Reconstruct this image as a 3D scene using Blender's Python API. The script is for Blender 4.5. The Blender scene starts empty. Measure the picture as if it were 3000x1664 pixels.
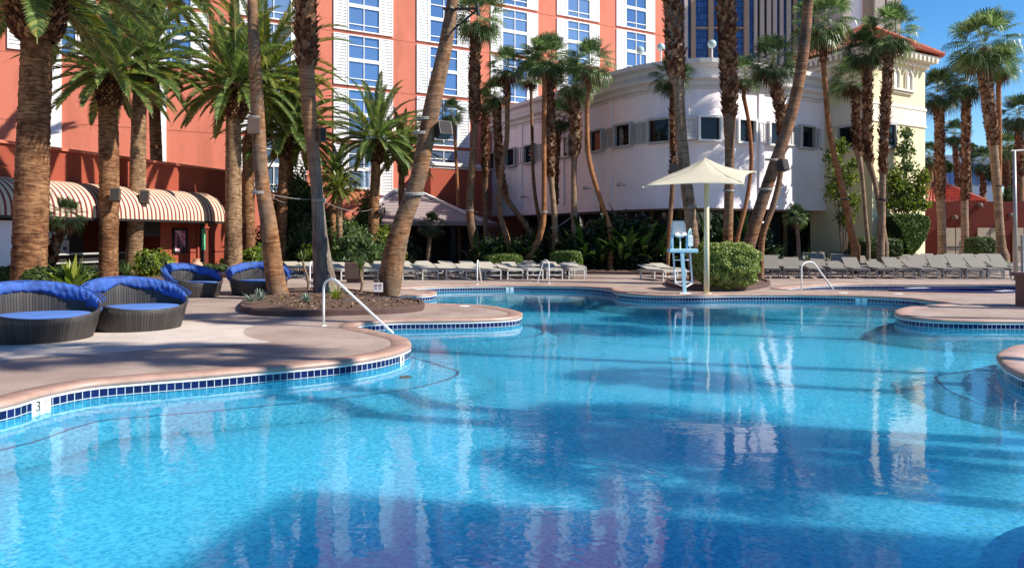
import bpy, math, random
from mathutils import Vector, Matrix, noise as mnoise
from math import sin, cos, pi, radians, sqrt, atan2, exp
R = random.Random(7)
SC = bpy.context.scene
COL = SC.collection
HZ, F, CH = 692.0, 2250.0, 1.7

def P(px, py, d):                      # picture position at depth d
    return Vector(((px-1500)/F*d, d, CH+(HZ-py)/F*d))
def G(px, py, z=0.0):                  # picture position on the level z
    d = F*(CH-z)/(py-HZ)
    return Vector(((px-1500)/F*d, d, z))
def X(px, d): return (px-1500)/F*d
def Z(py, d): return CH+(HZ-py)/F*d
def V(*a): return Vector(a)

# ---------------------------------------------------------------- objects
def tag(o, label=None, cat=None, group=None, kind=None):
    if label: o['label'] = label
    if cat: o['category'] = cat
    if group: o['group'] = group
    if kind: o['kind'] = kind
    return o
def thing(name, label, cat, loc=(0, 0, 0), group=None):
    o = bpy.data.objects.new(name, None); COL.objects.link(o)
    o.location = loc; o.empty_display_size = .2
    return tag(o, label, cat, group)
def rootloc(o):
    v = Vector((0, 0, 0))
    while o is not None:
        v = v + Vector(o.location); o = o.parent
    return v
class MB:
    def __init__(s): s.v, s.f, s.m = [], [], []
    def add(s, vs, fs, m=0):
        b = len(s.v); s.v.extend([tuple(x) for x in vs])
        for f in fs: s.f.append(tuple(b+i for i in f)); s.m.append(m)
    def quad(s, a, b, c, d, m=0): s.add([a, b, c, d], [(0, 1, 2, 3)], m)
    def tri(s, a, b, c, m=0): s.add([a, b, c], [(0, 1, 2)], m)
    def poly(s, pts, m=0): s.add(pts, [tuple(range(len(pts)))], m)
    def box(s, c, size, rz=0, m=0, bev=0, M=None):
        hx, hy, hz = size[0]/2, size[1]/2, size[2]/2
        if M is None: M = Matrix.Rotation(rz, 3, 'Z')
        c = Vector(c)
        if bev:
            vs = []; fs = []
            b = min(bev, hx*.9, hy*.9, hz*.9)
            for (z, i) in ((-hz, b), (-hz+b, 0), (hz-b, 0), (hz, b)):
                for (x, y) in ((-hx+i, -hy+i), (hx-i, -hy+i), (hx-i, hy-i), (-hx+i, hy-i)):
                    vs.append(c+M@Vector((x, y, z)))
            for k in range(3):
                for j in range(4):
                    a = k*4+j; a2 = k*4+(j+1) % 4
                    fs.append((a, a2, a2+4, a+4))
            fs.append((3, 2, 1, 0)); fs.append((12, 13, 14, 15))
            s.add(vs, fs, m); return
        vs = [c+M@Vector((x, y, z)) for z in (-hz, hz) for (x, y) in ((-hx, -hy), (hx, -hy), (hx, hy), (-hx, hy))]
        s.add(vs, [(3, 2, 1, 0), (4, 5, 6, 7), (0, 1, 5, 4), (1, 2, 6, 5), (2, 3, 7, 6), (3, 0, 4, 7)], m)
    def bar(s, a, b, w, h, m=0):       # box from a to b
        a = Vector(a); b = Vector(b); d = b-a; L = d.length
        if L < 1e-6: return
        x = d/L; up = Vector((0, 0, 1))
        if abs(x.z) > .95: up = Vector((0, 1, 0))
        y = up.cross(x).normalized(); z = x.cross(y)
        M = Matrix((x, y, z)).transposed()
        s.box((a+b)/2, (L, w, h), M=M, m=m)
    def tube(s, pts, rad, n=10, m=0, cap=True, jit=0):
        pts = [Vector(p) for p in pts]; N = len(pts)
        if not hasattr(rad, '__len__'): rad = [rad]*N
        t0 = (pts[1]-pts[0]).normalized()
        up = Vector((0, 1, 0)) if abs(t0.y) < .9 else Vector((1, 0, 0))
        x = t0.cross(up).normalized()
        vs = []
        for i in range(N):
            t = (pts[min(i+1, N-1)]-pts[max(i-1, 0)])
            t = t.normalized() if t.length > 1e-9 else t0
            x = (x-t*x.dot(t)).normalized(); y = t.cross(x)
            for k in range(n):
                a = 2*pi*k/n; r = rad[i]*(1+(R.uniform(-jit, jit) if jit else 0))
                vs.append(pts[i]+x*(cos(a)*r)+y*(sin(a)*r))
        fs = [(i*n+k, i*n+(k+1) % n, (i+1)*n+(k+1) % n, (i+1)*n+k) for i in range(N-1) for k in range(n)]
        if cap: fs.append(tuple(range(n-1, -1, -1))); fs.append(tuple((N-1)*n+k for k in range(n)))
        s.add(vs, fs, m)
    def lathe(s, c, prof, n=24, m=0):  # prof: (r,z)
        c = Vector(c); vs = []
        for r, z in prof:
            for k in range(n):
                a = 2*pi*k/n; vs.append(c+Vector((r*cos(a), r*sin(a), z)))
        fs = [(i*n+k, i*n+(k+1) % n, (i+1)*n+(k+1) % n, (i+1)*n+k) for i in range(len(prof)-1) for k in range(n)]
        s.add(vs, fs, m)
    def ball(s, c, r, n=14, m=0, sz=1.0):
        s.lathe(c, [(max(r*sin(pi*i/n), .0005), -r*sz*cos(pi*i/n)) for i in range(n+1)], n*2, m)
    def build(s, name, mats, parent=None, smooth=False, origin=None, local=False):
        if origin is None: origin = Vector((0, 0, 0))
        off = Vector(origin) if parent is None else (Vector((0, 0, 0)) if local else rootloc(parent))
        me = bpy.data.meshes.new(name)
        vs = [(x-off.x, y-off.y, z-off.z) for x, y, z in s.v]
        me.from_pydata(vs, [], s.f)
        if not isinstance(mats, (list, tuple)): mats = [mats]
        for mt in mats: me.materials.append(mt)
        if len(mats) > 1: me.polygons.foreach_set('material_index', s.m)
        if smooth: me.polygons.foreach_set('use_smooth', [True]*len(s.f))
        me.update()
        o = bpy.data.objects.new(name, me); COL.objects.link(o)
        if parent is not None: o.parent = parent
        else: o.location = off
        return o
def kids(o): return [c for c in bpy.data.objects if c.parent is o]
def copy_tree(o, ch=None, parent=None):
    c = o.copy(); COL.objects.link(c)
    if parent is not None: c.parent = parent
    for k in (ch if ch is not None else kids(o)):
        copy_tree(k, None if k.type == 'EMPTY' else kidmap.get(k.name, []), c)
    return c
kidmap = {}
def remember(root):
    def rec(o):
        ks = kids(o); kidmap[o.name] = ks
        for k in ks: rec(k)
    rec(root)
def clone(root, loc, rz=0, label=None, sc=1):
    def rec(o, par):
        c = o.copy(); COL.objects.link(c)
        if par is not None: c.parent = par
        for k in kidmap.get(o.name, []): rec(k, c)
        return c
    c = rec(root, None); c.location = loc; c.rotation_euler = (0, 0, rz); c.scale = (sc, sc, sc)
    if label: c['label'] = label
    return c

# ---------------------------------------------------------------- materials
def nt(name):
    m = bpy.data.materials.new(name); m.use_nodes = True
    t = m.node_tree; b = t.nodes['Principled BSDF']
    return m, t, b
def setp(b, **k):
    for a, v in k.items():
        n = a.replace('_', ' ')
        if n in b.inputs: b.inputs[n].default_value = v
def L(t, a, b): t.links.new(a, b)
def rgb(c): return (c[0], c[1], c[2], 1)
def coords(t, scale=(1, 1, 1), kind='Object'):
    tc = t.nodes.new('ShaderNodeTexCoord'); mp = t.nodes.new('ShaderNodeMapping')
    mp.inputs['Scale'].default_value = scale
    L(t, tc.outputs[kind], mp.inputs['Vector']); return mp.outputs['Vector']
def geopos(t, scale=(1, 1, 1)):
    g = t.nodes.new('ShaderNodeNewGeometry'); mp = t.nodes.new('ShaderNodeMapping')
    mp.inputs['Scale'].default_value = scale
    L(t, g.outputs['Position'], mp.inputs['Vector']); return mp.outputs['Vector']
def noise(t, vec, scale, detail=4, rough=.6):
    n = t.nodes.new('ShaderNodeTexNoise'); n.inputs['Scale'].default_value = scale
    n.inputs['Detail'].default_value = detail; n.inputs['Roughness'].default_value = rough
    L(t, vec, n.inputs['Vector']); return n.outputs['Fac']
def ramp(t, fac, stops):
    r = t.nodes.new('ShaderNodeValToRGB'); e = r.color_ramp.elements
    while len(e) > 1: e.remove(e[0])
    e[0].position = stops[0][0]; e[0].color = rgb(stops[0][1])
    for p, c in stops[1:]:
        x = e.new(p); x.color = rgb(c)
    L(t, fac, r.inputs['Fac']); return r.outputs['Color']
def bump(t, fac, b, strength=.3, dist=.02):
    n = t.nodes.new('ShaderNodeBump'); n.inputs['Strength'].default_value = strength
    n.inputs['Distance'].default_value = dist
    L(t, fac, n.inputs['Height']); L(t, n.outputs['Normal'], b.inputs['Normal']); return n
def mul(c, k): return (min(c[0]*k, 1), min(c[1]*k, 1), min(c[2]*k, 1))
def M_plain(name, c, rough=.6, var=.12, ns=3, metal=0, bs=0, bd=.01, bscale=40, spec=.5):
    m, t, b = nt(name)
    v = geopos(t)
    f = noise(t, v, ns, 5)
    L(t, ramp(t, f, [(.3, mul(c, 1-var)), (.7, mul(c, 1+var))]), b.inputs['Base Color'])
    setp(b, Roughness=rough, Metallic=metal, Specular_IOR_Level=spec)
    if bs: bump(t, noise(t, v, bscale, 3), b, bs, bd)
    return m
def M_stucco(name, c, var=.06, streak=.06):
    m, t, b = nt(name)
    f = noise(t, geopos(t), .35, 6); f2 = noise(t, geopos(t, (1.2, 1.2, .12)), 1.6, 5)
    mx = t.nodes.new('ShaderNodeMath'); mx.operation = 'ADD'
    L(t, f, mx.inputs[0]); L(t, f2, mx.inputs[1])
    L(t, ramp(t, mx.outputs[0], [(.75, mul(c, 1-var-streak)), (1.0, c), (1.3, mul(c, 1+var))]), b.inputs['Base Color'])
    setp(b, Roughness=.85, Specular_IOR_Level=.25)
    bump(t, noise(t, geopos(t), 25, 4), b, .25, .01)
    return m
def M_leaf(name, c1, c2, c3=None, trans=.35, rough=.45, yellow=0, spec=.4):
    """per-leaf colour from the random island value"""
    m, t, b = nt(name)
    g = t.nodes.new('ShaderNodeNewGeometry')
    st = [(0, c1), (.55, c2), (.9, c3 or mul(c2, 1.4))]
    if yellow: st = [(0, c1), (.6, c2), (.93, c3 or mul(c2, 1.4)), (.97, (.32, .24, .03))]
    col = ramp(t, g.outputs['Random Per Island'], st)
    L(t, col, b.inputs['Base Color']); setp(b, Roughness=rough, Specular_IOR_Level=spec)
    tr = t.nodes.new('ShaderNodeBsdfTranslucent')
    hs = t.nodes.new('ShaderNodeHueSaturation'); hs.inputs['Value'].default_value = 1.5
    hs.inputs['Saturation'].default_value = 1.15
    L(t, col, hs.inputs['Color']); L(t, hs.outputs['Color'], tr.inputs['Color'])
    mx = t.nodes.new('ShaderNodeMixShader'); mx.inputs['Fac'].default_value = trans
    L(t, b.outputs[0], mx.inputs[1]); L(t, tr.outputs[0], mx.inputs[2])
    L(t, mx.outputs[0], t.nodes['Material Output'].inputs['Surface'])
    return m
def M_bark(name, lo, mid, hi, zs=26, xs=3, bs=.7, grey=None, vertical=False, bd=.03):
    m, t, b = nt(name)
    sc = (xs, xs, zs) if not vertical else (zs, zs, xs*.5)
    f = noise(t, coords(t, sc), 1.0, 5, .65)
    big = noise(t, coords(t), .9, 3)
    mx = t.nodes.new('ShaderNodeMath'); mx.operation = 'MULTIPLY_ADD'; mx.inputs[1].default_value = .55
    L(t, big, mx.inputs[0]); L(t, f, mx.inputs[2])
    col = ramp(t, mx.outputs[0], [(.52, lo), (.72, mid), (.92, hi)])
    if grey:
        mg = t.nodes.new('ShaderNodeMix'); mg.data_type = 'RGBA'
        L(t, ramp(t, noise(t, coords(t, (1, 1, .5)), 1.7, 4), [(.42, (0, 0, 0)), (.62, (1, 1, 1))]), mg.inputs[0])
        L(t, col, mg.inputs[6]); mg.inputs[7].default_value = rgb(grey)
        mm = t.nodes.new('ShaderNodeMix'); mm.data_type = 'RGBA'; mm.blend_type = 'MULTIPLY'; mm.inputs[0].default_value = .6
        L(t, mg.outputs[2], mm.inputs[6]); L(t, ramp(t, f, [(.35, (.5, .5, .5)), (.6, (1, 1, 1))]), mm.inputs[7])
        col = mm.outputs[2]
    mb = t.nodes.new('ShaderNodeMix'); mb.data_type = 'RGBA'; mb.blend_type = 'MULTIPLY'; mb.inputs[0].default_value = .8   # scars and weathered patches
    L(t, col, mb.inputs[6]); L(t, ramp(t, noise(t, coords(t, (5, 5, 2.2)), 1.0, 6, .7), [(.34, (.42, .38, .36)), (.5, (1, 1, 1)), (.7, (1.35, 1.25, 1.15))]), mb.inputs[7]); col = mb.outputs[2]
    L(t, col, b.inputs['Base Color']); setp(b, Roughness=.9, Specular_IOR_Level=.2)
    bump(t, f, b, bs, bd)
    return m
MT = {}
def mats():
    m = MT
    m['bark_date'] = M_bark('date_palm_bark', (.04, .018, .009), (.15, .065, .03), (.33, .18, .09), zs=15, xs=3.5, bs=1.0, bd=.05)
    m['bark_date2'] = M_bark('date_palm_bark_pale', (.06, .032, .018), (.19, .11, .06), (.38, .25, .15), zs=16, xs=3.5, bs=1.0, bd=.05)
    m['bark_brown'] = M_bark('smooth_palm_bark', (.11, .048, .022), (.25, .115, .05), (.34, .19, .10), zs=20, xs=3.2, bs=.45, grey=(.185, .125, .085))
    m['bark_red'] = M_bark('reddish_palm_bark', (.13, .05, .022), (.27, .11, .045), (.35, .17, .08), zs=18, xs=3, bs=.5)
    m['bark_grey'] = M_bark('grey_palm_bark', (.07, .055, .045), (.17, .13, .105), (.26, .21, .17), zs=20, xs=3, bs=.8, vertical=True)
    m['bark_greymix'] = M_greymix()
    m['bark_brown2'] = M_bark('brown_palm_bark', (.09, .04, .02), (.22, .10, .05), (.33, .18, .10), zs=20, xs=1.2, bs=.5, grey=(.13, .09, .07))
    m['bark_tan'] = M_bark('tan_palm_bark', (.09, .055, .034), (.20, .13, .085), (.30, .21, .14), zs=20, xs=1.5, bs=.5)
    m['boot'] = M_leaf('dry_leaf_base', (.05, .018, .01), (.15, .06, .03), (.34, .19, .11), trans=.05, rough=.85, spec=.15)
    m['pine'] = M_leaf('cut_frond_stub', (.035, .014, .009), (.12, .055, .03), (.30, .17, .09), trans=0, rough=.85, spec=.15)
    m['dark_core'] = M_plain('dark_fibre', (.03, .016, .01), .95)
    m['date_leaf'] = M_leaf('feather_frond_green', (.045, .085, .025), (.11, .17, .05), (.27, .35, .12), trans=.36, rough=.34, yellow=.5, spec=.6)  # palest tone paints the sunlit highlight on the fronds
    m['date_leaf2'] = M_leaf('feather_frond_olive', (.06, .09, .02), (.14, .18, .04), (.30, .30, .07), trans=.35, rough=.4, yellow=.5)
    m['fan_leaf'] = M_leaf('fan_frond_green', (.045, .085, .025), (.10, .165, .055), (.27, .34, .15), trans=.32, rough=.36)
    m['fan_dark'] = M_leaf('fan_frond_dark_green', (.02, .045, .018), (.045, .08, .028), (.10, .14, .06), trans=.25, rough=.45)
    m['stem'] = M_plain('frond_stem', (.20, .22, .07), .6)
    m['hedge'] = M_leaf('hedge_leaf', (.04, .075, .008), (.09, .15, .02), (.19, .26, .05), trans=.25, rough=.5)
    m['hedge_dark'] = M_leaf('dark_hedge_leaf', (.02, .04, .006), (.05, .085, .015), (.09, .13, .025), trans=.2, rough=.5)
    m['bush'] = M_leaf('round_bush_leaf', (.08, .13, .02), (.20, .27, .055), (.38, .43, .14), trans=.25, rough=.45)
    m['shrub'] = M_leaf('shaded_tropical_leaf', (.008, .02, .006), (.02, .045, .012), (.06, .10, .03), trans=.3, rough=.35, spec=.5)  # greens lowered to hold the deep shade under the building
    m['bright'] = M_leaf('bright_leaf', (.06, .11, .015), (.15, .22, .03), (.32, .36, .06), trans=.4, rough=.45)
    m['mid'] = M_leaf('mid_green_leaf', (.03, .06, .015), (.07, .12, .03), (.14, .2, .06), trans=.3, rough=.45)
    m['agave'] = M_leaf('blue_green_leaf', (.10, .16, .12), (.2, .28, .22), (.3, .38, .3), trans=.1, rough=.6)
    m['tree_dark'] = M_leaf('distant_tree_leaf', (.015, .03, .01), (.04, .065, .02), (.10, .13, .04), trans=.25, rough=.6)
    m['twig'] = M_plain('twig_bark', (.13, .09, .06), .9)
    m['salmon'] = M_stucco('salmon_stucco', (.53, .162, .105))
    m['red'] = M_stucco('terracotta_stucco', (.30, .066, .038))
    m['redd'] = M_stucco('shaded_dark_red_stucco', (.15, .03, .02))  # dark red, deepened further to carry the shade on the service wall
    m['lav'] = M_stucco('pale_lavender_stucco', (.86, .78, .795), .03, .03)
    m['cornice'] = M_stucco('off_white_cornice', (.66, .63, .62), .03, .03)
    m['white'] = M_plain('white_paint', (.80, .79, .77), .5, .03)
    m['shutter'] = M_plain('grey_or_shaded_white_paint', (.42, .41, .40), .6, .05)  # plain grey, also used for white joinery painted as if shaded
    m['yellow'] = M_stucco('cream_yellow_stucco', (.74, .64, .40), .03, .04)
    m['cream'] = M_stucco('cream_trim', (.70, .64, .52), .03, .03)
    m['beige'] = M_stucco('beige_tower_stucco', (.55, .45, .38), .03, .03)
    m['tan'] = M_stucco('tan_tower_stucco', (.42, .28, .19), .03, .03)
    m['black'] = M_plain('black_housing', (.02, .018, .018), .5)
    m['brownbox'] = M_plain('brown_housing', (.12, .075, .055), .6)
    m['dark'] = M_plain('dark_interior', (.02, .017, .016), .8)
    m['bronze'] = M_plain('bronze_frame', (.16, .10, .035), .5, metal=.3)
    m['steel'] = M_plain('galvanised_post', (.35, .34, .33), .45, metal=.4)
    m['lilac'] = M_plain('cream_sling', (.42, .385, .315), .75, .06, 12)
    m['sling2'] = M_plain('grey_sling', (.21, .19, .16), .75, .08, 12)
    m['chair_metal'] = M_plain('pale_chair_frame', (.55, .54, .52), .4)
    m['chair_grey'] = M_plain('grey_chair_frame', (.22, .22, .23), .4)
    m['white_plastic'] = M_plain('white_moulded_plastic', (.78, .79, .80), .35, .02)
    m['blue_white'] = M_plain('pale_blue_painted_frame', (.42, .68, .80), .35, .03)
    m['rail'] = M_plain('white_rail_coating', (.82, .82, .80), .25, .02)
    m['sail'] = M_sail()
    m['pole'] = M_plain('cream_pole_paint', (.66, .58, .38), .45, .03)
    m['cloth'] = M_plain('blue_canvas', (.03, .09, .34), .75, .4, 7, bs=.4, bd=.01, bscale=60)
    m['cushion'] = M_plain('blue_cushion', (.075, .17, .45), .8, .15, 5)
    m['soil'] = M_plain('bark_mulch', (.13, .075, .05), .95, .5, 14, bs=1, bd=.04, bscale=30)
    m['kerb'] = M_plain('dark_brown_kerb', (.09, .05, .042), .8, .15, 5, bs=.2)
    m['clay'] = M_plain('terracotta_pot', (.50, .27, .17), .7, .1)
    m['rope'] = M_plain('grey_cable', (.34, .32, .29), .7)
    m['hose'] = M_plain('dark_cable', (.10, .10, .11), .5)
    m['navy'] = M_plain('navy_tile_line', (.01, .02, .12), .3)
    m['ringblue'] = M_plain('blue_tile_arc', (.015, .09, .5), .3)
    m['sign'] = M_plain('white_sign_board', (.85, .84, .82), .5, .02)
    m['signred'] = M_plain('faded_red_ink', (.45, .12, .10), .6)
    m['ink'] = M_plain('black_ink', (.01, .01, .012), .5)
    m['green'] = M_plain('green_sign_board', (.12, .52, .25), .5)
    m['poster'] = M_poster()
    m['joint'] = M_plain('weathered_joint', (.40, .12, .08), .9)
    m['roof'] = M_rooftile('clay_roof_tile', (.50, .13, .07))
    m['proof'] = M_slatroof()
    m['deck'] = M_deck('aggregate_deck', (.40, .315, .265), (.28, .205, .17))
    m['beigedeck'] = M_deck('beige_concrete', (.60, .515, .445), (.51, .435, .375), fine=.5)
    m['coping'] = M_plain('pink_coping', (.42, .265, .205), .42, .22, 3.5, bs=.25, bd=.005, bscale=70, spec=.6)
    m['tile'] = M_tile()
    m['plaster'] = M_plaster()
    m['bench'] = M_plaster('pale_bench_plaster', (.13, .50, .68), (.30, .74, .86))
    m['spafloor'] = M_plaster('dark_spa_plaster', (.015, .04, .13), (.03, .07, .2))
    m['water'] = M_water()
    m['winglass'] = M_winglass()
    m['towerglass'] = M_glassgrid()
    m['blackglass'] = M_glass('dark_window_glass', (.006, .007, .01), .0, .04); m['blackglass'].node_tree.nodes['Principled BSDF'].inputs['Specular IOR Level'].default_value = .3
    m['shutter_dark'] = M_plain('shaded_slat_gap', (.12, .12, .12), .8)  # dark backing paints the shade between louvre slats
    m['darkglass'] = M_glass('shopfront_glass', (.035, .05, .055), .0, .06)
    m['globe'] = M_glass('frosted_globe', (.45, .58, .58), .1, .15)
    m['wicker'] = M_wicker()
    m['stripe_r'] = M_plain('maroon_awning_cloth', (.20, .03, .03), .8, .05)
    m['stripe_w'] = M_plain('cream_awning_cloth', (.62, .52, .38), .8, .06)
    m['garage'] = M_plain('tan_metal_door', (.34, .27, .19), .6, .06)
    m['farwall'] = M_plain('pale_blue_grey_wall', (.17, .23, .32), .8, .05)
    m['brick'] = M_plain('brown_pillar', (.20, .10, .08), .8, .1)
def M_greymix():
    m = M_bark('grey_to_brown_palm_bark', (.07, .055, .045), (.17, .135, .11), (.25, .21, .17), zs=18, xs=3, bs=.8, vertical=True)
    t = m.node_tree; b = t.nodes['Principled BSDF']; col = b.inputs['Base Color'].links[0].from_socket
    f = noise(t, coords(t, (1.5, 1.5, 20)), 1.0, 5, .6)
    c2 = ramp(t, f, [(.3, (.12, .05, .025)), (.5, (.28, .14, .07)), (.75, (.40, .24, .14))])
    sp = t.nodes.new('ShaderNodeSeparateXYZ'); tc = t.nodes.new('ShaderNodeTexCoord'); L(t, tc.outputs['Object'], sp.inputs[0])
    mr = t.nodes.new('ShaderNodeMapRange'); mr.inputs['From Min'].default_value = 2.9; mr.inputs['From Max'].default_value = 4.6
    L(t, sp.outputs['Z'], mr.inputs['Value'])
    mx = t.nodes.new('ShaderNodeMix'); mx.data_type = 'RGBA'; L(t, mr.outputs[0], mx.inputs[0]); L(t, col, mx.inputs[6]); L(t, c2, mx.inputs[7])
    L(t, mx.outputs[2], b.inputs['Base Color']); return m
def M_sail():
    m = M_plain('cream_sail_fabric', (.74, .68, .54), .8, .04, 2); t = m.node_tree; b = t.nodes['Principled BSDF']
    tr = t.nodes.new('ShaderNodeBsdfTranslucent'); tr.inputs['Color'].default_value = (.78, .72, .56, 1)
    mx = t.nodes.new('ShaderNodeMixShader'); mx.inputs['Fac'].default_value = .4
    L(t, b.outputs[0], mx.inputs[1]); L(t, tr.outputs[0], mx.inputs[2]); L(t, mx.outputs[0], t.nodes['Material Output'].inputs['Surface']); return m
def M_poster():
    m, t, b = nt('poster_print')
    f = noise(t, geopos(t), 3.1, 3)
    L(t, ramp(t, f, [(.33, (.03, .02, .03)), (.44, (.30, .14, .18)), (.53, (.72, .20, .36)), (.62, (.85, .74, .66))]), b.inputs['Base Color'])
    setp(b, Roughness=.2); return m
def M_rooftile(name, c):
    m, t, b = nt(name)
    f = noise(t, geopos(t), 9, 3)
    L(t, ramp(t, f, [(.3, mul(c, .65)), (.5, c), (.7, mul(c, 1.5))]), b.inputs['Base Color'])
    setp(b, Roughness=.8); return m
def M_slatroof():
    m, t, b = nt('pale_flat_roof_tile')
    c = (.30, .24, .245)
    w = t.nodes.new('ShaderNodeTexWave'); w.bands_direction = 'Z'; w.wave_profile = 'SAW'
    w.inputs['Scale'].default_value = 1.75; w.inputs['Distortion'].default_value = .12; w.inputs['Detail Scale'].default_value = 4
    L(t, geopos(t), w.inputs['Vector'])
    L(t, ramp(t, w.outputs['Fac'], [(0, mul(c, .25)), (.16, mul(c, .9)), (.8, mul(c, 1.1)), (1, mul(c, 1.25))]), b.inputs['Base Color'])
    setp(b, Roughness=.7); bump(t, w.outputs['Fac'], b, .6, .05); return m
def M_deck(name, c1, c2, fine=1):
    m, t, b = nt(name)
    big = noise(t, geopos(t), .45, 5); sp = noise(t, geopos(t), 75, 3, .85)
    col = ramp(t, big, [(.35, c2), (.6, c1)])
    mx = t.nodes.new('ShaderNodeMix'); mx.data_type = 'RGBA'; mx.blend_type = 'MULTIPLY'; mx.inputs[0].default_value = .75*fine
    L(t, col, mx.inputs[6]); L(t, ramp(t, sp, [(.36, (.35, .31, .31)), (.5, (1, 1, 1)), (.64, (1.7, 1.65, 1.6))]), mx.inputs[7])
    st = noise(t, geopos(t), 2.2, 6, .7)
    mx2 = t.nodes.new('ShaderNodeMix'); mx2.data_type = 'RGBA'; mx2.blend_type = 'MULTIPLY'; mx2.inputs[0].default_value = .5
    L(t, mx.outputs[2], mx2.inputs[6]); L(t, ramp(t, st, [(.36, (.72, .7, .7)), (.55, (1, 1, 1))]), mx2.inputs[7])
    L(t, mx2.outputs[2], b.inputs['Base Color']); setp(b, Roughness=.75, Specular_IOR_Level=.35)
    bump(t, sp, b, .35, .006); return m
def M_tile():
    # vertex-coloured by u along the pool edge: uv map drives the grid
    m, t, b = nt('navy_waterline_tile')
    uv = t.nodes.new('ShaderNodeUVMap'); uv.uv_map = 'uv'
    br = t.nodes.new('ShaderNodeTexBrick'); br.offset = 0; br.squash = 1
    br.inputs['Scale'].default_value = 1; br.inputs['Brick Width'].default_value = 1; br.inputs['Row Height'].default_value = 1
    br.inputs['Mortar Size'].default_value = .045; br.inputs['Mortar Smooth'].default_value = .1
    br.inputs['Color1'].default_value = (.004, .006, .05, 1); br.inputs['Color2'].default_value = (.008, .014, .10, 1)
    br.inputs['Mortar'].default_value = (.55, .62, .66, 1)
    L(t, uv.outputs[0], br.inputs['Vector']); L(t, br.outputs['Color'], b.inputs['Base Color'])
    setp(b, Roughness=.12); return m
def M_plaster(name='sparkle_mottled_plaster', c1=(.02, .35, .58), c2=(.14, .62, .82)):
    m, t, b = nt(name)
    v = geopos(t)
    w = t.nodes.new('ShaderNodeTexVoronoi'); w.feature = 'F1'; w.inputs['Scale'].default_value = 23
    wp = t.nodes.new('ShaderNodeMix'); wp.data_type = 'RGBA'; wp.inputs[0].default_value = .08
    nn = t.nodes.new('ShaderNodeTexNoise'); nn.inputs['Scale'].default_value = 8
    L(t, v, nn.inputs['Vector']); L(t, v, wp.inputs[6]); L(t, nn.outputs['Color'], wp.inputs[7])
    L(t, wp.outputs[2], w.inputs['Vector'])
    f2 = noise(t, v, 46, 4, .75)
    ad = t.nodes.new('ShaderNodeMath'); ad.operation = 'MULTIPLY_ADD'; ad.inputs[1].default_value = .55
    L(t, w.outputs['Distance'], ad.inputs[0]); L(t, f2, ad.inputs[2])
    L(t, ramp(t, ad.outputs[0], [(.5, c1), (.72, tuple((a+b2)/2 for a, b2 in zip(c1, c2))), (.95, c2)]), b.inputs['Base Color'])  # mottle paints in the sparkle that ripples throw on the floor
    setp(b, Roughness=.7, Specular_IOR_Level=.1)
    b.subsurface_method = 'BURLEY'; setp(b, Subsurface_Weight=.75, Subsurface_Scale=2.8); b.inputs['Subsurface Radius'].default_value = (.5, 1.7, 1.8)   # light spreads sideways under water
    return m
def M_water():
    m = bpy.data.materials.new('pool_water'); m.use_nodes = True; t = m.node_tree
    t.nodes.clear()
    out = t.nodes.new('ShaderNodeOutputMaterial')
    gl = t.nodes.new('ShaderNodeBsdfGlossy'); gl.inputs['Roughness'].default_value = .0
    tr = t.nodes.new('ShaderNodeBsdfTransparent'); tr.inputs['Color'].default_value = (.72, .95, .995, 1)
    fr = t.nodes.new('ShaderNodeFresnel'); fr.inputs['IOR'].default_value = 1.33
    mx = t.nodes.new('ShaderNodeMixShader')
    gb = t.nodes.new('ShaderNodeNewGeometry'); io = t.nodes.new('ShaderNodeMapRange')   # same reflectance seen from above or below
    io.inputs['To Min'].default_value = 1.33; io.inputs['To Max'].default_value = 1/1.33
    L(t, gb.outputs['Backfacing'], io.inputs['Value']); L(t, io.outputs[0], fr.inputs['IOR'])
    v = geopos(t)
    n1 = noise(t, v, 5.5, 2, .5); n2 = noise(t, geopos(t, (1, 1, 1)), 1.1, 2, .5); n3 = noise(t, v, 22, 2, .5)
    # calm patches and ruffled patches
    msk = ramp(t, noise(t, v, .22, 2), [(.42, (.25, .25, .25)), (.62, (1, 1, 1))])
    a = t.nodes.new('ShaderNodeMath'); a.operation = 'MULTIPLY_ADD'; a.inputs[1].default_value = 3.0
    L(t, n2, a.inputs[0]); L(t, n1, a.inputs[2])
    c = t.nodes.new('ShaderNodeMath'); c.operation = 'MULTIPLY_ADD'; c.inputs[1].default_value = .16
    L(t, n3, c.inputs[0]); L(t, a.outputs[0], c.inputs[2])
    e = t.nodes.new('ShaderNodeMath'); e.operation = 'MULTIPLY'
    L(t, c.outputs[0], e.inputs[0]); L(t, msk, e.inputs[1])
    bp = t.nodes.new('ShaderNodeBump'); bp.inputs['Strength'].default_value = 1; bp.inputs['Distance'].default_value = .0035
    L(t, e.outputs[0], bp.inputs['Height'])
    L(t, bp.outputs[0], gl.inputs['Normal']); L(t, bp.outputs[0], fr.inputs['Normal'])
    L(t, fr.outputs[0], mx.inputs[0]); L(t, tr.outputs[0], mx.inputs[1]); L(t, gl.outputs[0], mx.inputs[2])
    L(t, mx.outputs[0], out.inputs['Surface']); return m
def M_glass(name, c, metal, rough):
    m, t, b = nt(name)
    setp(b, Base_Color=rgb(c), Metallic=metal, Roughness=rough, Specular_IOR_Level=.6)
    bump(t, noise(t, geopos(t), .6, 2), b, .05, .05); return m
def M_winglass():
    m = M_glass('blue_reflective_glass', (.17, .28, .44), .6, .02); t = m.node_tree; b = t.nodes['Principled BSDF']
    oi = t.nodes.new('ShaderNodeObjectInfo')
    L(t, ramp(t, oi.outputs['Random'], [(0, (.12, .22, .38)), (.5, (.17, .28, .44)), (.8, (.24, .34, .47)), (1, (.34, .40, .46))]), b.inputs['Base Color']); return m
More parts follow.
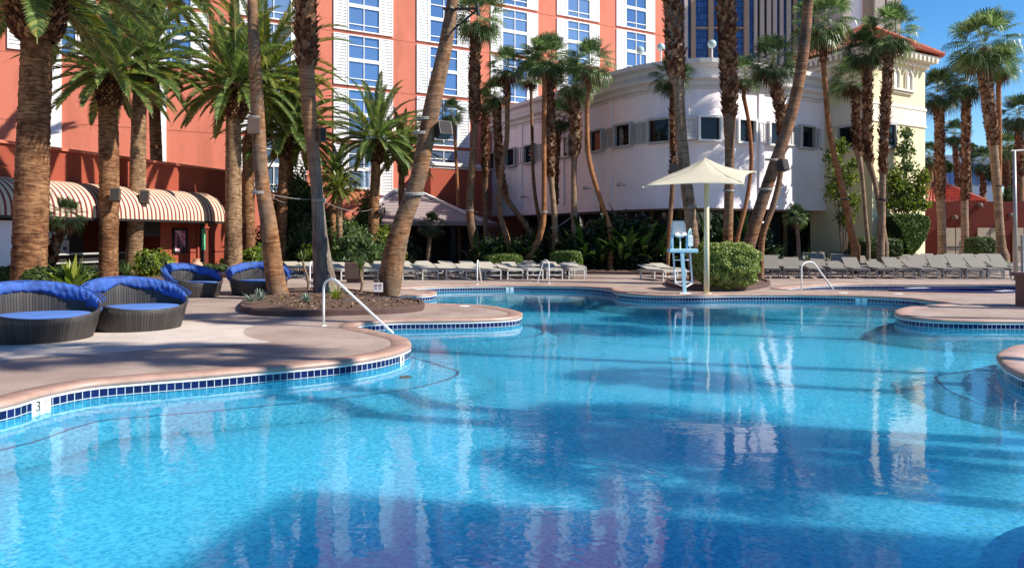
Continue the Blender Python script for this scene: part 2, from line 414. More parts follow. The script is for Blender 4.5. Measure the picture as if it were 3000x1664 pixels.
def M_glassgrid():
    m, t, b = nt('tower_glass')
    br = t.nodes.new('ShaderNodeTexBrick'); br.offset = 0
    br.inputs['Scale'].default_value = 1; br.inputs['Brick Width'].default_value = .5; br.inputs['Row Height'].default_value = .55
    br.inputs['Mortar Size'].default_value = .04; br.inputs['Bias'].default_value = -.1
    br.inputs['Color1'].default_value = (.012, .05, .20, 1); br.inputs['Color2'].default_value = (.04, .13, .38, 1)
    br.inputs['Mortar'].default_value = (.005, .014, .06, 1)
    tc = t.nodes.new('ShaderNodeUVMap'); tc.uv_map = 'uv'
    L(t, tc.outputs[0], br.inputs['Vector']); L(t, br.outputs['Color'], b.inputs['Base Color'])
    setp(b, Roughness=.25, Specular_IOR_Level=.5); return m
def M_wicker():
    m, t, b = nt('dark_wicker')
    tc = t.nodes.new('ShaderNodeUVMap'); tc.uv_map = 'uv'
    br = t.nodes.new('ShaderNodeTexBrick'); br.offset = 0
    br.inputs['Scale'].default_value = 1; br.inputs['Brick Width'].default_value = 1.0; br.inputs['Row Height'].default_value = 40
    br.inputs['Mortar Size'].default_value = .12; br.inputs['Mortar Smooth'].default_value = .5
    br.inputs['Color1'].default_value = (.035, .031, .03, 1); br.inputs['Color2'].default_value = (.06, .053, .05, 1)
    br.inputs['Mortar'].default_value = (.012, .01, .01, 1)
    L(t, tc.outputs[0], br.inputs['Vector']); L(t, br.outputs['Color'], b.inputs['Base Color'])
    setp(b, Roughness=.5); 
    iv = t.nodes.new('ShaderNodeMath'); iv.operation = 'SUBTRACT'; iv.inputs[0].default_value = 1
    L(t, br.outputs['Fac'], iv.inputs[1]); bump(t, iv.outputs[0], b, .8, .01); return m
mats()

# ---------------------------------------------------------------- curves
def catmull(pts, step, closed=False, dim=2):
    """centripetal Catmull-Rom through pts (extra columns interpolated too)"""
    n = len(pts); out = []
    rng = range(n) if closed else range(n-1)
    for i in rng:
        if closed: p = [pts[(i+k-1) % n] for k in range(4)]
        else: p = [pts[max(0, min(n-1, i+k-1))] for k in range(4)]
        def dist(a, b): return max(sqrt(sum((a[q]-b[q])**2 for q in range(dim))), 1e-4)**.5
        t0 = 0; t1 = t0+dist(p[0], p[1]); t2 = t1+dist(p[1], p[2]); t3 = t2+dist(p[2], p[3])
        L_ = sqrt(sum((p[1][q]-p[2][q])**2 for q in range(dim))); k = max(1, int(L_/step))
        for j in range(k):
            t = t1+(t2-t1)*j/k; r = []
            for q in range(len(p[0])):
                a1 = ((t1-t)*p[0][q]+(t-t0)*p[1][q])/(t1-t0) if t1 > t0 else p[1][q]
                a2 = ((t2-t)*p[1][q]+(t-t1)*p[2][q])/(t2-t1)
                a3 = ((t3-t)*p[2][q]+(t-t2)*p[3][q])/(t3-t2) if t3 > t2 else p[2][q]
                b1 = ((t2-t)*a1+(t-t0)*a2)/(t2-t0); b2 = ((t3-t)*a2+(t-t1)*a3)/(t3-t1)
                r.append(((t2-t)*b1+(t-t1)*b2)/(t2-t1))
            out.append(r)
    if not closed: out.append(list(pts[-1]))
    return out
def offset2d(pts, offs):
    """normals to the left of travel, closed line"""
    n = len(pts); out = []
    for i in range(n):
        a = pts[(i-2) % n]; b = pts[(i+2) % n]
        tx, ty = b[0]-a[0], b[1]-a[1]; l = sqrt(tx*tx+ty*ty) or 1
        o = offs[i] if hasattr(offs, '__len__') else offs
        out.append((pts[i][0]-ty/l*o, pts[i][1]+tx/l*o))
    return out
def fill(name, loops, z, mat, kind=None, parent=None):
    cu = bpy.data.curves.new(name, 'CURVE'); cu.dimensions = '2D'; cu.fill_mode = 'BOTH'
    for lp in loops:
        s = cu.splines.new('POLY'); s.points.add(len(lp)-1)
        for i, p in enumerate(lp): s.points[i].co = (p[0], p[1], 0, 1)
        s.use_cyclic_u = True
    o = bpy.data.objects.new(name+'_c', cu); COL.objects.link(o)
    dg = bpy.context.evaluated_depsgraph_get(); dg.update()
    me = bpy.data.meshes.new_from_object(o.evaluated_get(dg))
    bpy.data.objects.remove(o); bpy.data.curves.remove(cu)
    me.name = name; me.materials.clear(); me.materials.append(mat)
    for v in me.vertices: v.co.z = z
    q = bpy.data.objects.new(name, me); COL.objects.link(q)
    if parent is not None: q.parent = parent
    if kind: q['kind'] = kind
    # faces up
    me.update()
    if len(me.polygons) and me.polygons[0].normal.z < 0: me.flip_normals()
    return q
def strip_loop(rings, closed=True):
    """rings: list of lists of 3d points (same length) -> MB"""
    b = MB(); n = len(rings[0])
    for r in rings: b.v.extend([tuple(p) for p in r])
    for k in range(len(rings)-1):
        for i in range(n if closed else n-1):
            j = (i+1) % n
            b.f.append((k*n+i, k*n+j, (k+1)*n+j, (k+1)*n+i)); b.m.append(0)
    return b
def set_uv(o, uvs):
    """uvs per vertex"""
    me = o.data; l = me.uv_layers.new(name='uv')
    for lp in me.loops: l.data[lp.index].uv = uvs[lp.vertex_index]
def text_mesh(s, size, mat, name, parent, M, ext=.002):
    cu = bpy.data.curves.new(name, 'FONT'); cu.body = s; cu.size = size; cu.extrude = ext
    cu.align_x = 'CENTER'; cu.align_y = 'CENTER'
    o = bpy.data.objects.new(name+'_c', cu); COL.objects.link(o)
    dg = bpy.context.evaluated_depsgraph_get(); dg.update()
    me = bpy.data.meshes.new_from_object(o.evaluated_get(dg))
    bpy.data.objects.remove(o); bpy.data.curves.remove(cu)
    me.materials.clear(); me.materials.append(mat); me.transform(M); me.name = name
    q = bpy.data.objects.new(name, me); COL.objects.link(q)
    if parent is not None: q.parent = parent
    return q
def offby(o, v):
    o.data.transform(Matrix.Translation(-Vector(v)))
# ================================================================ POOL AND DECK
ZT, ZW, ZF = -.07, -.172, -.52
def t_(px, py, o=.45): p = G(px, py, ZT); return [p.x, p.y, o]
def d_(px, py, o=.4): p = G(px, py, 0); return [p.x, p.y, o]
def w_(x, y, o=.4): return [x, y, o]
ctrl = [w_(-7.9, 2.0), w_(-7.3, 4.4, .5), w_(-6.35, 6.5, .55), t_(0, 1203, .42), t_(118, 1170, .42), t_(252, 1142, .42), t_(420, 1126, .45),
        t_(588, 1113, .5), t_(750, 1098, .55), t_(860, 1088, .6), t_(1028, 1070, .65), t_(1140, 1050, .8), t_(1197, 1030, .8), d_(1202, 1008, .55), d_(1190, 992, .3),
        d_(1110, 972, .15), w_(-2.95, 14.45, .15), t_(1060, 957, .15), t_(1158, 950, .3), t_(1300, 948, .5), t_(1426, 945, .5), t_(1510, 939, .5), t_(1529, 930, .5),
        d_(1529, 917, .45), d_(1489, 906, .4), d_(1426, 896, .3), d_(1300, 891, .2), d_(1235, 889, .15), w_(-3.3, 20.6, .12), t_(1160, 871, .12), t_(1235, 871, .3), t_(1266, 868, .3), w_(-2.35, 23.6, .3),
        d_(1240, 851, .2), w_(-3.7, 24.9, .15), t_(1240, 847, .3), t_(1330, 844), t_(1468, 842), t_(1594, 843), t_(1720, 846), t_(1785, 853), t_(1815, 864),
        t_(1888, 870), t_(2014, 872), t_(2135, 870), t_(2320, 870), t_(2450, 872), t_(2542, 875), t_(2666, 882, .2), t_(2722, 889, .12), w_(11.1, 19.5, .12),
        d_(2660, 900, .2), d_(2627, 909, .3), t_(2624, 927, .4), t_(2652, 937, .5), t_(2727, 945, .5), t_(2850, 949, .5), t_(3000, 950, .5), w_(11.9, 15.3), w_(13.2, 14.0, .3), w_(12.2, 12.9, .3),
        w_(10.5, 12.35), d_(3000, 1010, .4), d_(2943, 1026, .5), d_(2922, 1043, .8), t_(2926, 1062, .8), t_(2943, 1085, .7), t_(2973, 1103, .6), t_(3010, 1118, .5),
        w_(6.7, 8.6), w_(7.5, 7.4), w_(7.6, 5.4), w_(7.2, 3.0), w_(5.2, 1.5), w_(0, 1.0), w_(-5, 1.0)]
pc = catmull(ctrl, .14, True)
pool = [(p[0], p[1]) for p in pc]; poff = [p[2] for p in pc]
def pool2pts():
    c = [d_(2285, 846), d_(2350, 838), d_(2450, 833), d_(2700, 832), d_(3000, 834), w_(20.5, 25.5), w_(20.5, 23.4), w_(16, 22.9), d_(2900, 861), d_(2700, 858), d_(2560, 854), d_(2450, 851), d_(2340, 851)]
    return [(p[0], p[1]) for p in catmull(c, .2, True)]
spa = pool2pts()

EARTH = [(-140, -30), (160, -30), (160, 300), (-140, 300)]
fill('ground', [EARTH, pool, spa], 0, MT['deck'], 'structure')
bz = [G(*q) for q in [(-260, 1100), (0, 1057), (328, 1034), (560, 1016), (700, 1010), (793, 1003), (760, 996), (722, 985), (713, 973), (722, 962), (745, 955), (650, 948), (540, 940), (300, 930), (0, 930), (-260, 960)]]
fill('paving', [[(p[0], p[1]) for p in catmull([(q.x, q.y) for q in bz], .15, True)]], .004, MT['beigedeck'], 'structure')

def ring(pts, o, z): return [Vector((x, y, z)) for x, y in offset2d(pts, o)]
def absorb(base, obs):
    vs = [tuple(v.co) for v in base.data.vertices]; fs = [tuple(p.vertices) for p in base.data.polygons]
    for o in obs:
        k = len(vs); vs += [tuple(v.co) for v in o.data.vertices]; fs += [tuple(k+i for i in p.vertices) for p in o.data.polygons]
        bpy.data.objects.remove(o)
    me = bpy.data.meshes.new(base.name); me.from_pydata(vs, [], fs); me.materials.append(base.data.materials[0]); me.update(); base.data = me
def make_pool(pts, offs, floor_mat, name, zf, bench=True, copw=.30):
    base = fill(name, [pts], zf, floor_mat, 'structure')
    # walls
    s = strip_loop([ring(pts, 0, -.186), ring(pts, 0, zf)]); ab = [s.build('pool_wall', floor_mat, base)]
    n = len(pts); acc = [0]
    for i in range(n): acc.append(acc[-1]+sqrt((pts[(i+1) % n][0]-pts[i][0])**2+(pts[(i+1) % n][1]-pts[i][1])**2))
    k = round(acc[-1]/.09)/acc[-1]
    tb = MB(); uv = []
    for z in (ZT, -.186):
        for i in range(n+1):
            p = pts[i % n]; tb.v.append((p[0], p[1], z)); uv.append((acc[i]*k, (z-ZT)/.1))
    for i in range(n): tb.f.append((i, i+1, n+1+i+1, n+1+i)); tb.m.append(0)
    o = tb.build('tile_band', MT['tile'], base); set_uv(o, uv)
    # white grout lip and bullnose coping
    wl = strip_loop([ring(pts, -.004, ZT+.014), ring(pts, -.010, ZT+.010), ring(pts, -.010, ZT-.008), ring(pts, 0, ZT-.008)]); wl.build('grout_line', MT['white'], base)
    cp = strip_loop([ring(pts, copw, .002), ring(pts, copw-.01, .012), ring(pts, .09, .022), ring(pts, .03, .020), ring(pts, .0, .010), ring(pts, -.016, -.012),
                     ring(pts, -.018, -.034), ring(pts, -.008, ZT+.016), ring(pts, 0, ZT+.014)])
    cp.build('coping', MT['coping'], base, smooth=True)
    if bench:
        inn = offset2d(pts, [-a for a in offs]); zb = -.37
        i1 = [Vector((x, y, zb)) for x, y in inn]
        s = strip_loop([ring(pts, 0, zb), i1]); ab.append(s.build('bench', MT['bench'], base))
        in2 = offset2d(pts, [-a*1.7 for a in offs]); s = strip_loop([i1, [Vector((x, y, zf+.004)) for x, y in in2]]); ab.append(s.build('bench_riser', floor_mat, base))
        ia = [Vector((x, y, zb+.004)) for x, y in offset2d(pts, [-a+.012 for a in offs])]
        ib = [Vector((x, y, zb+.004)) for x, y in offset2d(pts, [-a+.05 for a in offs])]
        s = strip_loop([ia, ib]); s.build('bench_line', MT['navy'], base)
    absorb(base, ab)
    return base
basin = make_pool(pool, poff, MT['plaster'], 'pool_floor', ZF)
fill('water', [[(x, y) for x, y in offset2d(pool, .004)]], ZW, MT['water'], 'structure')
spab = make_pool(spa, None, MT['spafloor'], 'spa_floor', -.9, bench=False, copw=.3)
fill('spa_water', [spa], ZW+.02, MT['water'], 'structure')
# round submerged shelf
def shelf():
    c = V(4.35, 3.85, 0); b = MB(); n = 64; r = 1.72
    b.add([c+V(r*cos(2*pi*i/n), r*sin(2*pi*i/n), -.33) for i in range(n)], [tuple(range(n))])
    b.add([c+V(r*cos(2*pi*i/n), r*sin(2*pi*i/n), z) for z in (-.33, ZF) for i in range(n)], [(i, (i+1) % n, n+(i+1) % n, n+i) for i in range(n)])
    absorb(basin, [b.build('round_bench', MT['bench'], basin)])
    b = MB()
    b.add([c+V(q*cos(2*pi*i/n), q*sin(2*pi*i/n), -.326) for q in (1.40, 1.52) for i in range(n)], [(i, (i+1) % n, n+(i+1) % n, n+i) for i in range(n)])
    b.build('round_bench_line', MT['ringblue'], basin)
shelf()
# depth markers
def marker(px, py, txt, sub=None, w=.26):
    p = G(px, py, ZT); i = min(range(len(pool)), key=lambda k: (pool[k][0]-p.x)**2+(pool[k][1]-p.y)**2)
    a = pool[(i-1) % len(pool)]; b_ = pool[(i+1) % len(pool)]
    t = V(b_[0]-a[0], b_[1]-a[1], 0).normalized(); nin = V(t.y, -t.x, 0)   # inside for this travel
    c = V(pool[i][0], pool[i][1], (ZT-.006+ZW-.06)/2)+nin*.011
    M = Matrix((t, V(0, 0, 1), nin)).transposed()   # x along the wall, z out of it
    if nin.dot(V(0, 0, 1.7)-c) < 0 : pass
    b = MB(); h = abs(ZT-.006-(ZW-.06))
    M3 = Matrix((t, nin, V(0, 0, 1))).transposed()
    b.box(c, (w, .012, h), M=M3); o = b.build('depth_marker', MT['sign'], basin)
    c2 = c+nin*.0075
    r = t if t.cross(V(0, 0, 1)).dot(nin) > 0 else -t
    M4 = Matrix((r, V(0, 0, 1), nin)).transposed().to_4x4(); M4.translation = c2+V(0, 0, .018)-r*(w*.18 if sub else 0)
    text_mesh(txt, .155, MT['ink'], 'numeral', o, M4)
    if sub:
        M5 = M4.copy(); M5.translation = c2+V(0, 0, .04)+r*w*.27; text_mesh(sub, .055, MT['hose'], 'unit_mark', o, M5)
marker(122, 1169, '3', 'FT'); marker(1178, 1040, '4', None, .14); marker(2530, 874.5, '5', None, .30); marker(1497, 842, '5', None, .26)
# floor fittings: two return inlets in the near wall and a drain
b = MB()
for px, py, rr in ((1188, 1106, .10), ):
    p = G(px, py, -.37+.01); b.lathe(p, [(rr*.45, .0), (rr*.5, .02), (rr*.8, .02), (rr, .004)], 20)
b.build('inlet_cover', MT['hose'], basin)
b = MB(); p = G(1990, 1052, ZF+.005); b.lathe(p, [(.02, .01), (.12, .012), (.16, .004)], 20)
p2 = G(115, 1285, ZF+.005); b2 = MB(); b2.lathe(p2, [(.02, .01), (.09, .012), (.12, .004)], 20)
b.build('drain_cover', MT['bench'], basin); b2.build('drain_cover', MT['bench'], basin)
# raised tiled ring in the spa pool
rg = thing('spa_ring', 'raised spa ring with navy waterline tiles and white cap patches in the small pool', 'spa wall', (13.75, 24.0, 0))
n = 72; rx, ry = 1.95, .95
def ell(s, z): return [V(13.75+(rx+s)*cos(2*pi*i/n), 24.0+(ry+s)*sin(2*pi*i/n), z) for i in range(n)]
s = strip_loop([ell(0, -.4), ell(0, .0)]); o = s.build('tiled_face', MT['tile'], rg)
set_uv(o, [(i % n*1.15*.1*8, (z)/.118) for z in (-.4, .0) for i in range(n)])
s = strip_loop([ell(.01, .0), ell(.01, .03), ell(-.3, .03), ell(-.3, -.3)]); s.build('cap', MT['navy'], rg)
b = MB()
for a0, a1 in ((1.75, 2.2), (5.3, 5.75)):
    k = 8
    pa = [V(13.75+(rx+q)*cos(a0+(a1-a0)*i/k), 24.0+(ry+q)*sin(a0+(a1-a0)*i/k), .034) for q in (-.02, -.28) for i in range(k+1)]
    b.add(pa, [(i, i+1, k+1+i+1, k+1+i) for i in range(k)])
b.build('cap_patch', MT['white'], rg)
# skimmer lids set in the deck
for px, py, lab in ((2470, 858, 'white skimmer lid in the strip between the two pools'), (1360, 897, 'white skimmer lid on the rounded deck spit before the planter bed'), (2630, 861, 'white skimmer lid beside the spa ring')):
    b = MB(); c = G(px, py); b.lathe(c, [(.001, .012), (.12, .012), (.14, .004)], 20); tag(b.build('skimmer_lid', MT['white'], origin=c), lab, 'lid')

# ================================================================ PLANTERS
def planter(name, label, px, z=.13, soil_h=.2, w=.12, mat='kerb', world=None):
    g = [(p.x, p.y) for p in [G(*q) for q in px]] if world is None else world
    pts = [(p[0], p[1]) for p in catmull(g, .2, True)]
    # orientation: area sign
    ar = sum(pts[i][0]*pts[(i+1) % len(pts)][1]-pts[(i+1) % len(pts)][0]*pts[i][1] for i in range(len(pts)))
    s = 1 if ar < 0 else -1   # + offset outward
    cx = sum(p[0] for p in pts)/len(pts); cy = sum(p[1] for p in pts)/len(pts)
    t = thing(name, label, 'planter', (cx, cy, 0))
    k = strip_loop([ring(pts, 0, 0), ring(pts, 0, z-.02), ring(pts, -s*.02, z), ring(pts, -s*w, z), ring(pts, -s*(w+.01), z-.06)])
    k.build('kerb', MT[mat], t)
    inner = offset2d(pts, -s*(w-.02)); rr = [inner]
    b = MB(); N = len(inner)
    fr = (1, .93, .8, .6, .35, .12)
    for q, f in enumerate(fr):
        for (x, y) in inner:
            xx, yy = cx+(x-cx)*f, cy+(y-cy)*f
            zz = z-.04+(soil_h*(1-f**2))*(1 if soil_h else 0)+(mnoise.noise(V(xx*2.3, yy*2.3, 0))*.05 if 0 < q else 0)
            b.v.append((xx, yy, zz))
    for q in range(len(fr)-1):
        for i in range(N): b.f.append((q*N+i, q*N+(i+1) % N, (q+1)*N+(i+1) % N, (q+1)*N+i)); b.m.append(0)
    b.f.append(tuple((len(fr)-1)*N+i for i in range(N))); b.m.append(0)
    b.build('mulch', MT['soil'], t, smooth=True)
    return t
planter('planter_bed', 'kidney shaped island bed of mulch with dark brown kerb holding the three tall palms',
        [(703, 905), (712, 917), (760, 925), (870, 928), (1000, 925), (1130, 921), (1225, 913), (1243, 903), (1236, 893), (1190, 886), (1150, 880), (1090, 868), (1010, 857), (900, 853), (800, 860), (740, 875), (712, 890)], z=.13, soil_h=.08)
planter('planter_bed', 'oval bed with low kerb around the round clipped bush', [(1950, 833), (1985, 845), (2080, 853), (2180, 852), (2246, 841), (2256, 832), (2225, 825), (2150, 820), (2050, 818), (1975, 823)], z=.13, soil_h=.05)
planter('planter_bed', 'long planted bed in front of the striped awning bar', None,
        world=[(-14.9, 20.5), (-13.0, 21.4), (-13.1, 24), (-13.2, 27), (-12.9, 28.6), (-13.1, 30), (-13.6, 31.6), (-14.6, 31), (-15.2, 27), (-16.2, 22)], z=.16, soil_h=.05)
planter('planter_bed', 'wide shrub bed behind the first daybeds reaching to the hip roofed pavilion', None,
        world=[(-12.4, 31.6), (-10.6, 31.4), (-8.8, 32.4), (-7.4, 33.6), (-5.6, 34.6), (-5.2, 38), (-7, 40.5), (-11.5, 40), (-13.0, 36)], z=.16, soil_h=.05)
planter('planter_bed', 'shaded bed of tropical planting under the lavender building', None,
        world=[(-4.2, 36.6), (-1, 35.0), (3, 34.6), (6.5, 33.6), (9, 33.0), (10.5, 34.5), (9.0, 35.6), (6, 38.2), (2.0, 43), (-2.0, 46), (-4.6, 41)], z=.12, soil_h=.04)
planter('planter_bed', 'bed with hedges in front of the cream yellow tower', None,
        world=[(12.5, 38.2), (15, 37.2), (19, 36.9), (21.5, 37.4), (22.5, 39.2), (21, 40.5), (17.8, 38.8), (15.5, 40.2), (13.3, 39.2)], z=.12, soil_h=.04)
# ================================================================ BUILDINGS
# --- hotel block -------------------------------------------------
def dF(px): return F*3.4/(158-.0389*(px-1065))
fa, fb = V(X(540, dF(540)), dF(540), 0), V(X(1948, dF(1948)), dF(1948), 0)
fu = (fb-fa).normalized(); fn = V(fu.y, -fu.x, 0)     # normal towards the pool
if fn.y > 0: fn = -fn
def onF(px):          # distance along the facade where a picture column meets it
    k = (px-1500)/F
    # fa + s fu : x = k y
    return (k*fa.y-fa.x)/(fu.x-k*fu.y)
def FP(s, z, o=0): p = fa+fu*s+fn*o; return V(p.x, p.y, z)
sL, sR = -26.0, (fb-fa).length
hotel = thing('hotel_building', 'tall salmon hotel block with rows of blue windows between white louvred shutters', 'building', FP(0, 0))
b = MB(); H = 34; dep = 16
b.quad(FP(sL, 0), FP(sR, 0), FP(sR, H), FP(sL, H)); b.quad(FP(sR, 0), FP(sR, 0, -dep), FP(sR, H, -dep), FP(sR, H))
b.quad(FP(sL, 0, -dep), FP(sL, 0), FP(sL, H), FP(sL, H, -dep)); b.quad(FP(sR, 0, -dep), FP(sL, 0, -dep), FP(sL, H, -dep), FP(sR, H, -dep))
b.quad(FP(sL, H), FP(sR, H), FP(sR, H, -dep), FP(sL, H, -dep))
b.build('wall', MT['salmon'], hotel)
# windows: one prototype in facade axes, copied
Mf = Matrix((fu, fn, V(0, 0, 1))).transposed()
gw = onF(1112)-onF(1017); sA = (onF(1112)+onF(1017))/2; sE = (onF(1830)+onF(1893))/2
pitch_s = (sE-sA)/4
def frame_box(b, cx, cz, w, h, th, dep, o=0, m=0):
    b.box(V(cx, o, cz+h/2-th/2), (w, dep, th), m=m); b.box(V(cx, o, cz-h/2+th/2), (w, dep, th), m=m)
    b.box(V(cx-w/2+th/2, o, cz), (th, dep, h-2*th), m=m); b.box(V(cx+w/2-th/2, o, cz), (th, dep, h-2*th), m=m)
wh = 3.16
pf = MB(); frame_box(pf, 0, 0, gw, wh, .07, .12, .06)
pf.box(V(0, .05, 0), (.045, .07, wh-.14)); pf.box(V(0, .065, .02), (gw-.14, .08, .22)); pf.box(V(0, .05, -wh*.36), (gw-.14, .06, .05)); pf.box(V(0, .05, wh*.3), (gw-.14, .06, .05))
pg = MB(); pg.quad(V(-gw/2, .02, -wh/2), V(gw/2, .02, -wh/2), V(gw/2, .02, wh/2), V(-gw/2, .02, wh/2))
sw = gw*.40
ps = MB(); frame_box(ps, 0, 0, sw, wh, .06, .09, .05)
ps.box(V(0, .02, 0), (sw-.1, .02, wh-.1), m=1)  # grey backing plate paints the shaded gaps behind the slats
for i in range(16):
    z = -wh/2+.06+(wh-.12)*(i+.5)/16
    ps.box(V(0, .05, z), (sw-.12, .03, .145))
fmesh = pf.build('tmp', MT['white'], origin=V(0, 0, 0)); gmesh = pg.build('tmp', MT['winglass']); smesh = ps.build('tmp', [MT['white'], MT['shutter']])
for o in (fmesh, gmesh, smesh): o.data.transform(Mf.to_4x4()); COL.objects.unlink(o)
def place(src, name, p, parent):
    o = bpy.data.objects.new(name, src.data); COL.objects.link(o); o.parent = parent; o.location = Vector(p)-rootloc(parent); return o
z0 = 11.1+wh/2
for j in range(-4, 5):
    sc_ = sA+pitch_s*j
    for k in range(-2, 4):
        p = FP(sc_, z0+3.4*k)
        px = 1500+p.x/p.y*F; py = HZ-(p.z-CH)/p.y*F
        if py < -130 or px < 60: continue
        if px > 1450 and k < 0: continue
        if j <= -2 and k <= -1: continue
        if px < 300 and py < 0: continue
        w = place(fmesh, 'window', p, hotel)
        g = bpy.data.objects.new('pane', gmesh.data); COL.objects.link(g); g.parent = w
        for sg in (-1, 1): place(smesh, 'shutter', FP(sc_+sg*(gw/2+sw/2+.03), z0+3.4*k), hotel)
for k in range(-2, 6):
    b = MB(); zz = 11.1-.14+3.4*k; b.box(FP((sL+sR)/2, zz, .004), (sR-sL, .02, .035), M=Mf); b.build('floor_joint', MT['joint'], hotel)
for px in (160, 476):   # white pilaster strips
    s_ = onF(px); b = MB(); w = .62 if px < 300 else .36
    for a in (0,): b.box(FP(s_, 9, .06), (w, .12, 14), M=Mf)
    b.build('pilaster', MT['white'], hotel)

# --- bar wing in front of the hotel -------------------------------
wa, wb = V(-17.0, 25.5, 0), V(-13.97, 36.6, 0)
wu = (wb-wa).normalized(); wn = V(wu.y, -wu.x, 0)
def onW(px): k = (px-1500)/F; return (k*wa.y-wa.x)/(wu.x-k*wu.y)
def WP(s, z, o=0): p = wa+wu*s+wn*o; return V(p.x, p.y, z)
Mw = Matrix((wu, wn, V(0, 0, 1))).transposed()
bar = thing('bar_wing', 'low terracotta bar wing with open serving counter below the striped awning', 'building', WP(5, 0))
HW = 4.8; s1 = onW(712); op0, op1, oh = -9.0, onW(470), 2.55
b = MB()
b.quad(WP(-14, oh), WP(s1, oh), WP(s1, HW), WP(-14, HW)); b.quad(WP(op1, 0), WP(s1, 0), WP(s1, oh), WP(op1, oh)); b.quad(WP(-14, 0), WP(op0, 0), WP(op0, oh), WP(-14, oh))
b.quad(WP(-14, HW), WP(s1, HW), WP(s1, HW, -5), WP(-14, HW, -5)); b.quad(WP(s1, 0), WP(s1, 0, -5), WP(s1, HW, -5), WP(s1, HW)); b.quad(WP(-14, 0, -5), WP(s1, 0, -5), WP(s1, HW, -5), WP(-14, HW, -5))
b.build('wall', MT['red'], bar)
b = MB(); b.box(WP((s1-14)/2, HW+.04, .02), (s1+14, .16, .1), M=Mw); b.build('parapet_cap', MT['salmon'], bar)
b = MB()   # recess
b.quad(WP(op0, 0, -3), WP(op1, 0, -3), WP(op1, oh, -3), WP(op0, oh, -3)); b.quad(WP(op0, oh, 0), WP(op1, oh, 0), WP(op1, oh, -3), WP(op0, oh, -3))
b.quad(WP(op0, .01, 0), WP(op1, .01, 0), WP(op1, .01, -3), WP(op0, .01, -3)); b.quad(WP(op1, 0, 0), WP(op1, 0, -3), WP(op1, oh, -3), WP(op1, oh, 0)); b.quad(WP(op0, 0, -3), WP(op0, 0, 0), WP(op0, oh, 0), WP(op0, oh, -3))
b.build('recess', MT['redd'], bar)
b = MB(); sc0, sc1 = -7, onW(395)
b.box(WP((sc0+sc1)/2, .5, -.35), (sc1-sc0, .5, 1.0), M=Mw); b.build('counter_front', MT['dark'], bar)
b = MB(); b.box(WP((sc0+sc1)/2, 1.04, -.3), (sc1-sc0+.1, .75, .06), M=Mw); b.box(WP((sc0+sc1)/2, .72, .0), (sc1-sc0, .05, .05), M=Mw); b.build('counter_top', MT['shutter'], bar)
b = MB(); b.box(WP((sc0+sc1)/2, 1.1, -2.75), (sc1-sc0, .4, 2.2), M=Mw); b.build('back_bar', MT['black'], bar)
# machines on the back bar
for s_, w_m in ((onW(165), .5), (onW(195), .5)):
    t = thing('drink_dispenser', 'pale drink dispenser on the dark bar counter, one of two side by side', 'dispenser', WP(s_, 1.07, -.3), 'drink dispensers on the bar')
    b = MB(); b.box(WP(s_, 1.32, -.3), (.42, .4, .5), M=Mw, bev=.03); b.build('body', MT['shutter'], t)
    b = MB(); b.box(WP(s_, 1.72, -.3), (.34, .3, .3), M=Mw, bev=.05); b.build('tank', MT['globe'], t)
    b = MB(); b.box(WP(s_, 1.25, -.08), (.1, .06, .12), M=Mw); b.build('tap', MT['black'], t)
# ceiling hung screen
t = thing('tv_screen', 'black tv screen hanging under the awning edge near the poster wall', 'television', WP(onW(432), 2.1, .2))
b = MB(); b.box(WP(onW(432), 2.02, .1), (1.1, .08, .62), M=Mw@Matrix.Rotation(.1, 3, 'X'), bev=.02); b.build('screen', MT['black'], t)
b = MB(); b.bar(WP(onW(432), 2.5, .0), WP(onW(432), 2.2, .1), .04, .04); b.build('bracket', MT['black'], t)
# door recess
sd0, sd1 = onW(578), onW(611)
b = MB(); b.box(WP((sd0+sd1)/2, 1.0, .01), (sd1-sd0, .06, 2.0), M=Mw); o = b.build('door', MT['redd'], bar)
b = MB(); b.box(WP(sd0+.15, 1.0, .06), (.04, .05, .14), M=Mw); b.build('handle', MT['bronze'], o)
b = MB()
for q in ((sd0-.05), (sd1+.05)): b.box(WP(q, 1.03, .04), (.1, .12, 2.06), M=Mw)
b.box(WP((sd0+sd1)/2, 2.1, .04), (sd1-sd0+.2, .12, .1), M=Mw); b.build('door_frame', MT['red'], bar)
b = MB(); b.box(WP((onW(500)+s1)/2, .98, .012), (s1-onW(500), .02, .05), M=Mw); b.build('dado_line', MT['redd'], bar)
b = MB(); b.box(WP(onW(708), 2.3, .05), (.25, .12, 4.6), M=Mw); b.build('shaded_pilaster', MT['steel'], bar)  # white pilaster at the wall end, its shade put in as grey
b = MB(); b.box(WP(-.6, 1.1, .5), (1.6, 1.2, 2.2), M=Mw); b.build('pier', MT['lav'], bar)
# awning
aw = thing('awning', 'barrel shaped awning in maroon and cream stripes over the bar', 'awning', WP(5, 2.4))
sa0, sa1 = -10, onW(586); zt, zb_, ow = 3.68, 2.36, 1.35
b = MB(); s_ = sa0; k = 0; NQ = 12
def aq(q): a = pi/2*q/NQ; return ow*sin(a), zb_+.16+(zt-zb_-.16)*cos(a)
prof = [aq(q) for q in range(NQ+1)]+[(ow+.01, zb_)]
while s_ < sa1:
    w = .095 if k % 2 == 0 else .135; e = min(s_+w, sa1)
    b.add([WP(q, z, o) for q in (s_, e) for o, z in prof], [(i, i+1, len(prof)+i+1, len(prof)+i) for i in range(len(prof)-1)], 0 if k % 2 == 0 else 1)
    s_ = e; k += 1
b.build('cover', [MT['stripe_r'], MT['stripe_w']], aw, smooth=True)
b = MB()
b.poly([WP(sa1, z, o) for o, z in prof]+[WP(sa1, zb_, 0)]); b.build('end_cloth', MT['stripe_r'], aw)
b = MB(); b.bar(WP(sa0, zb_-.05, ow), WP(sa1, zb_-.05, ow), .05, .08)
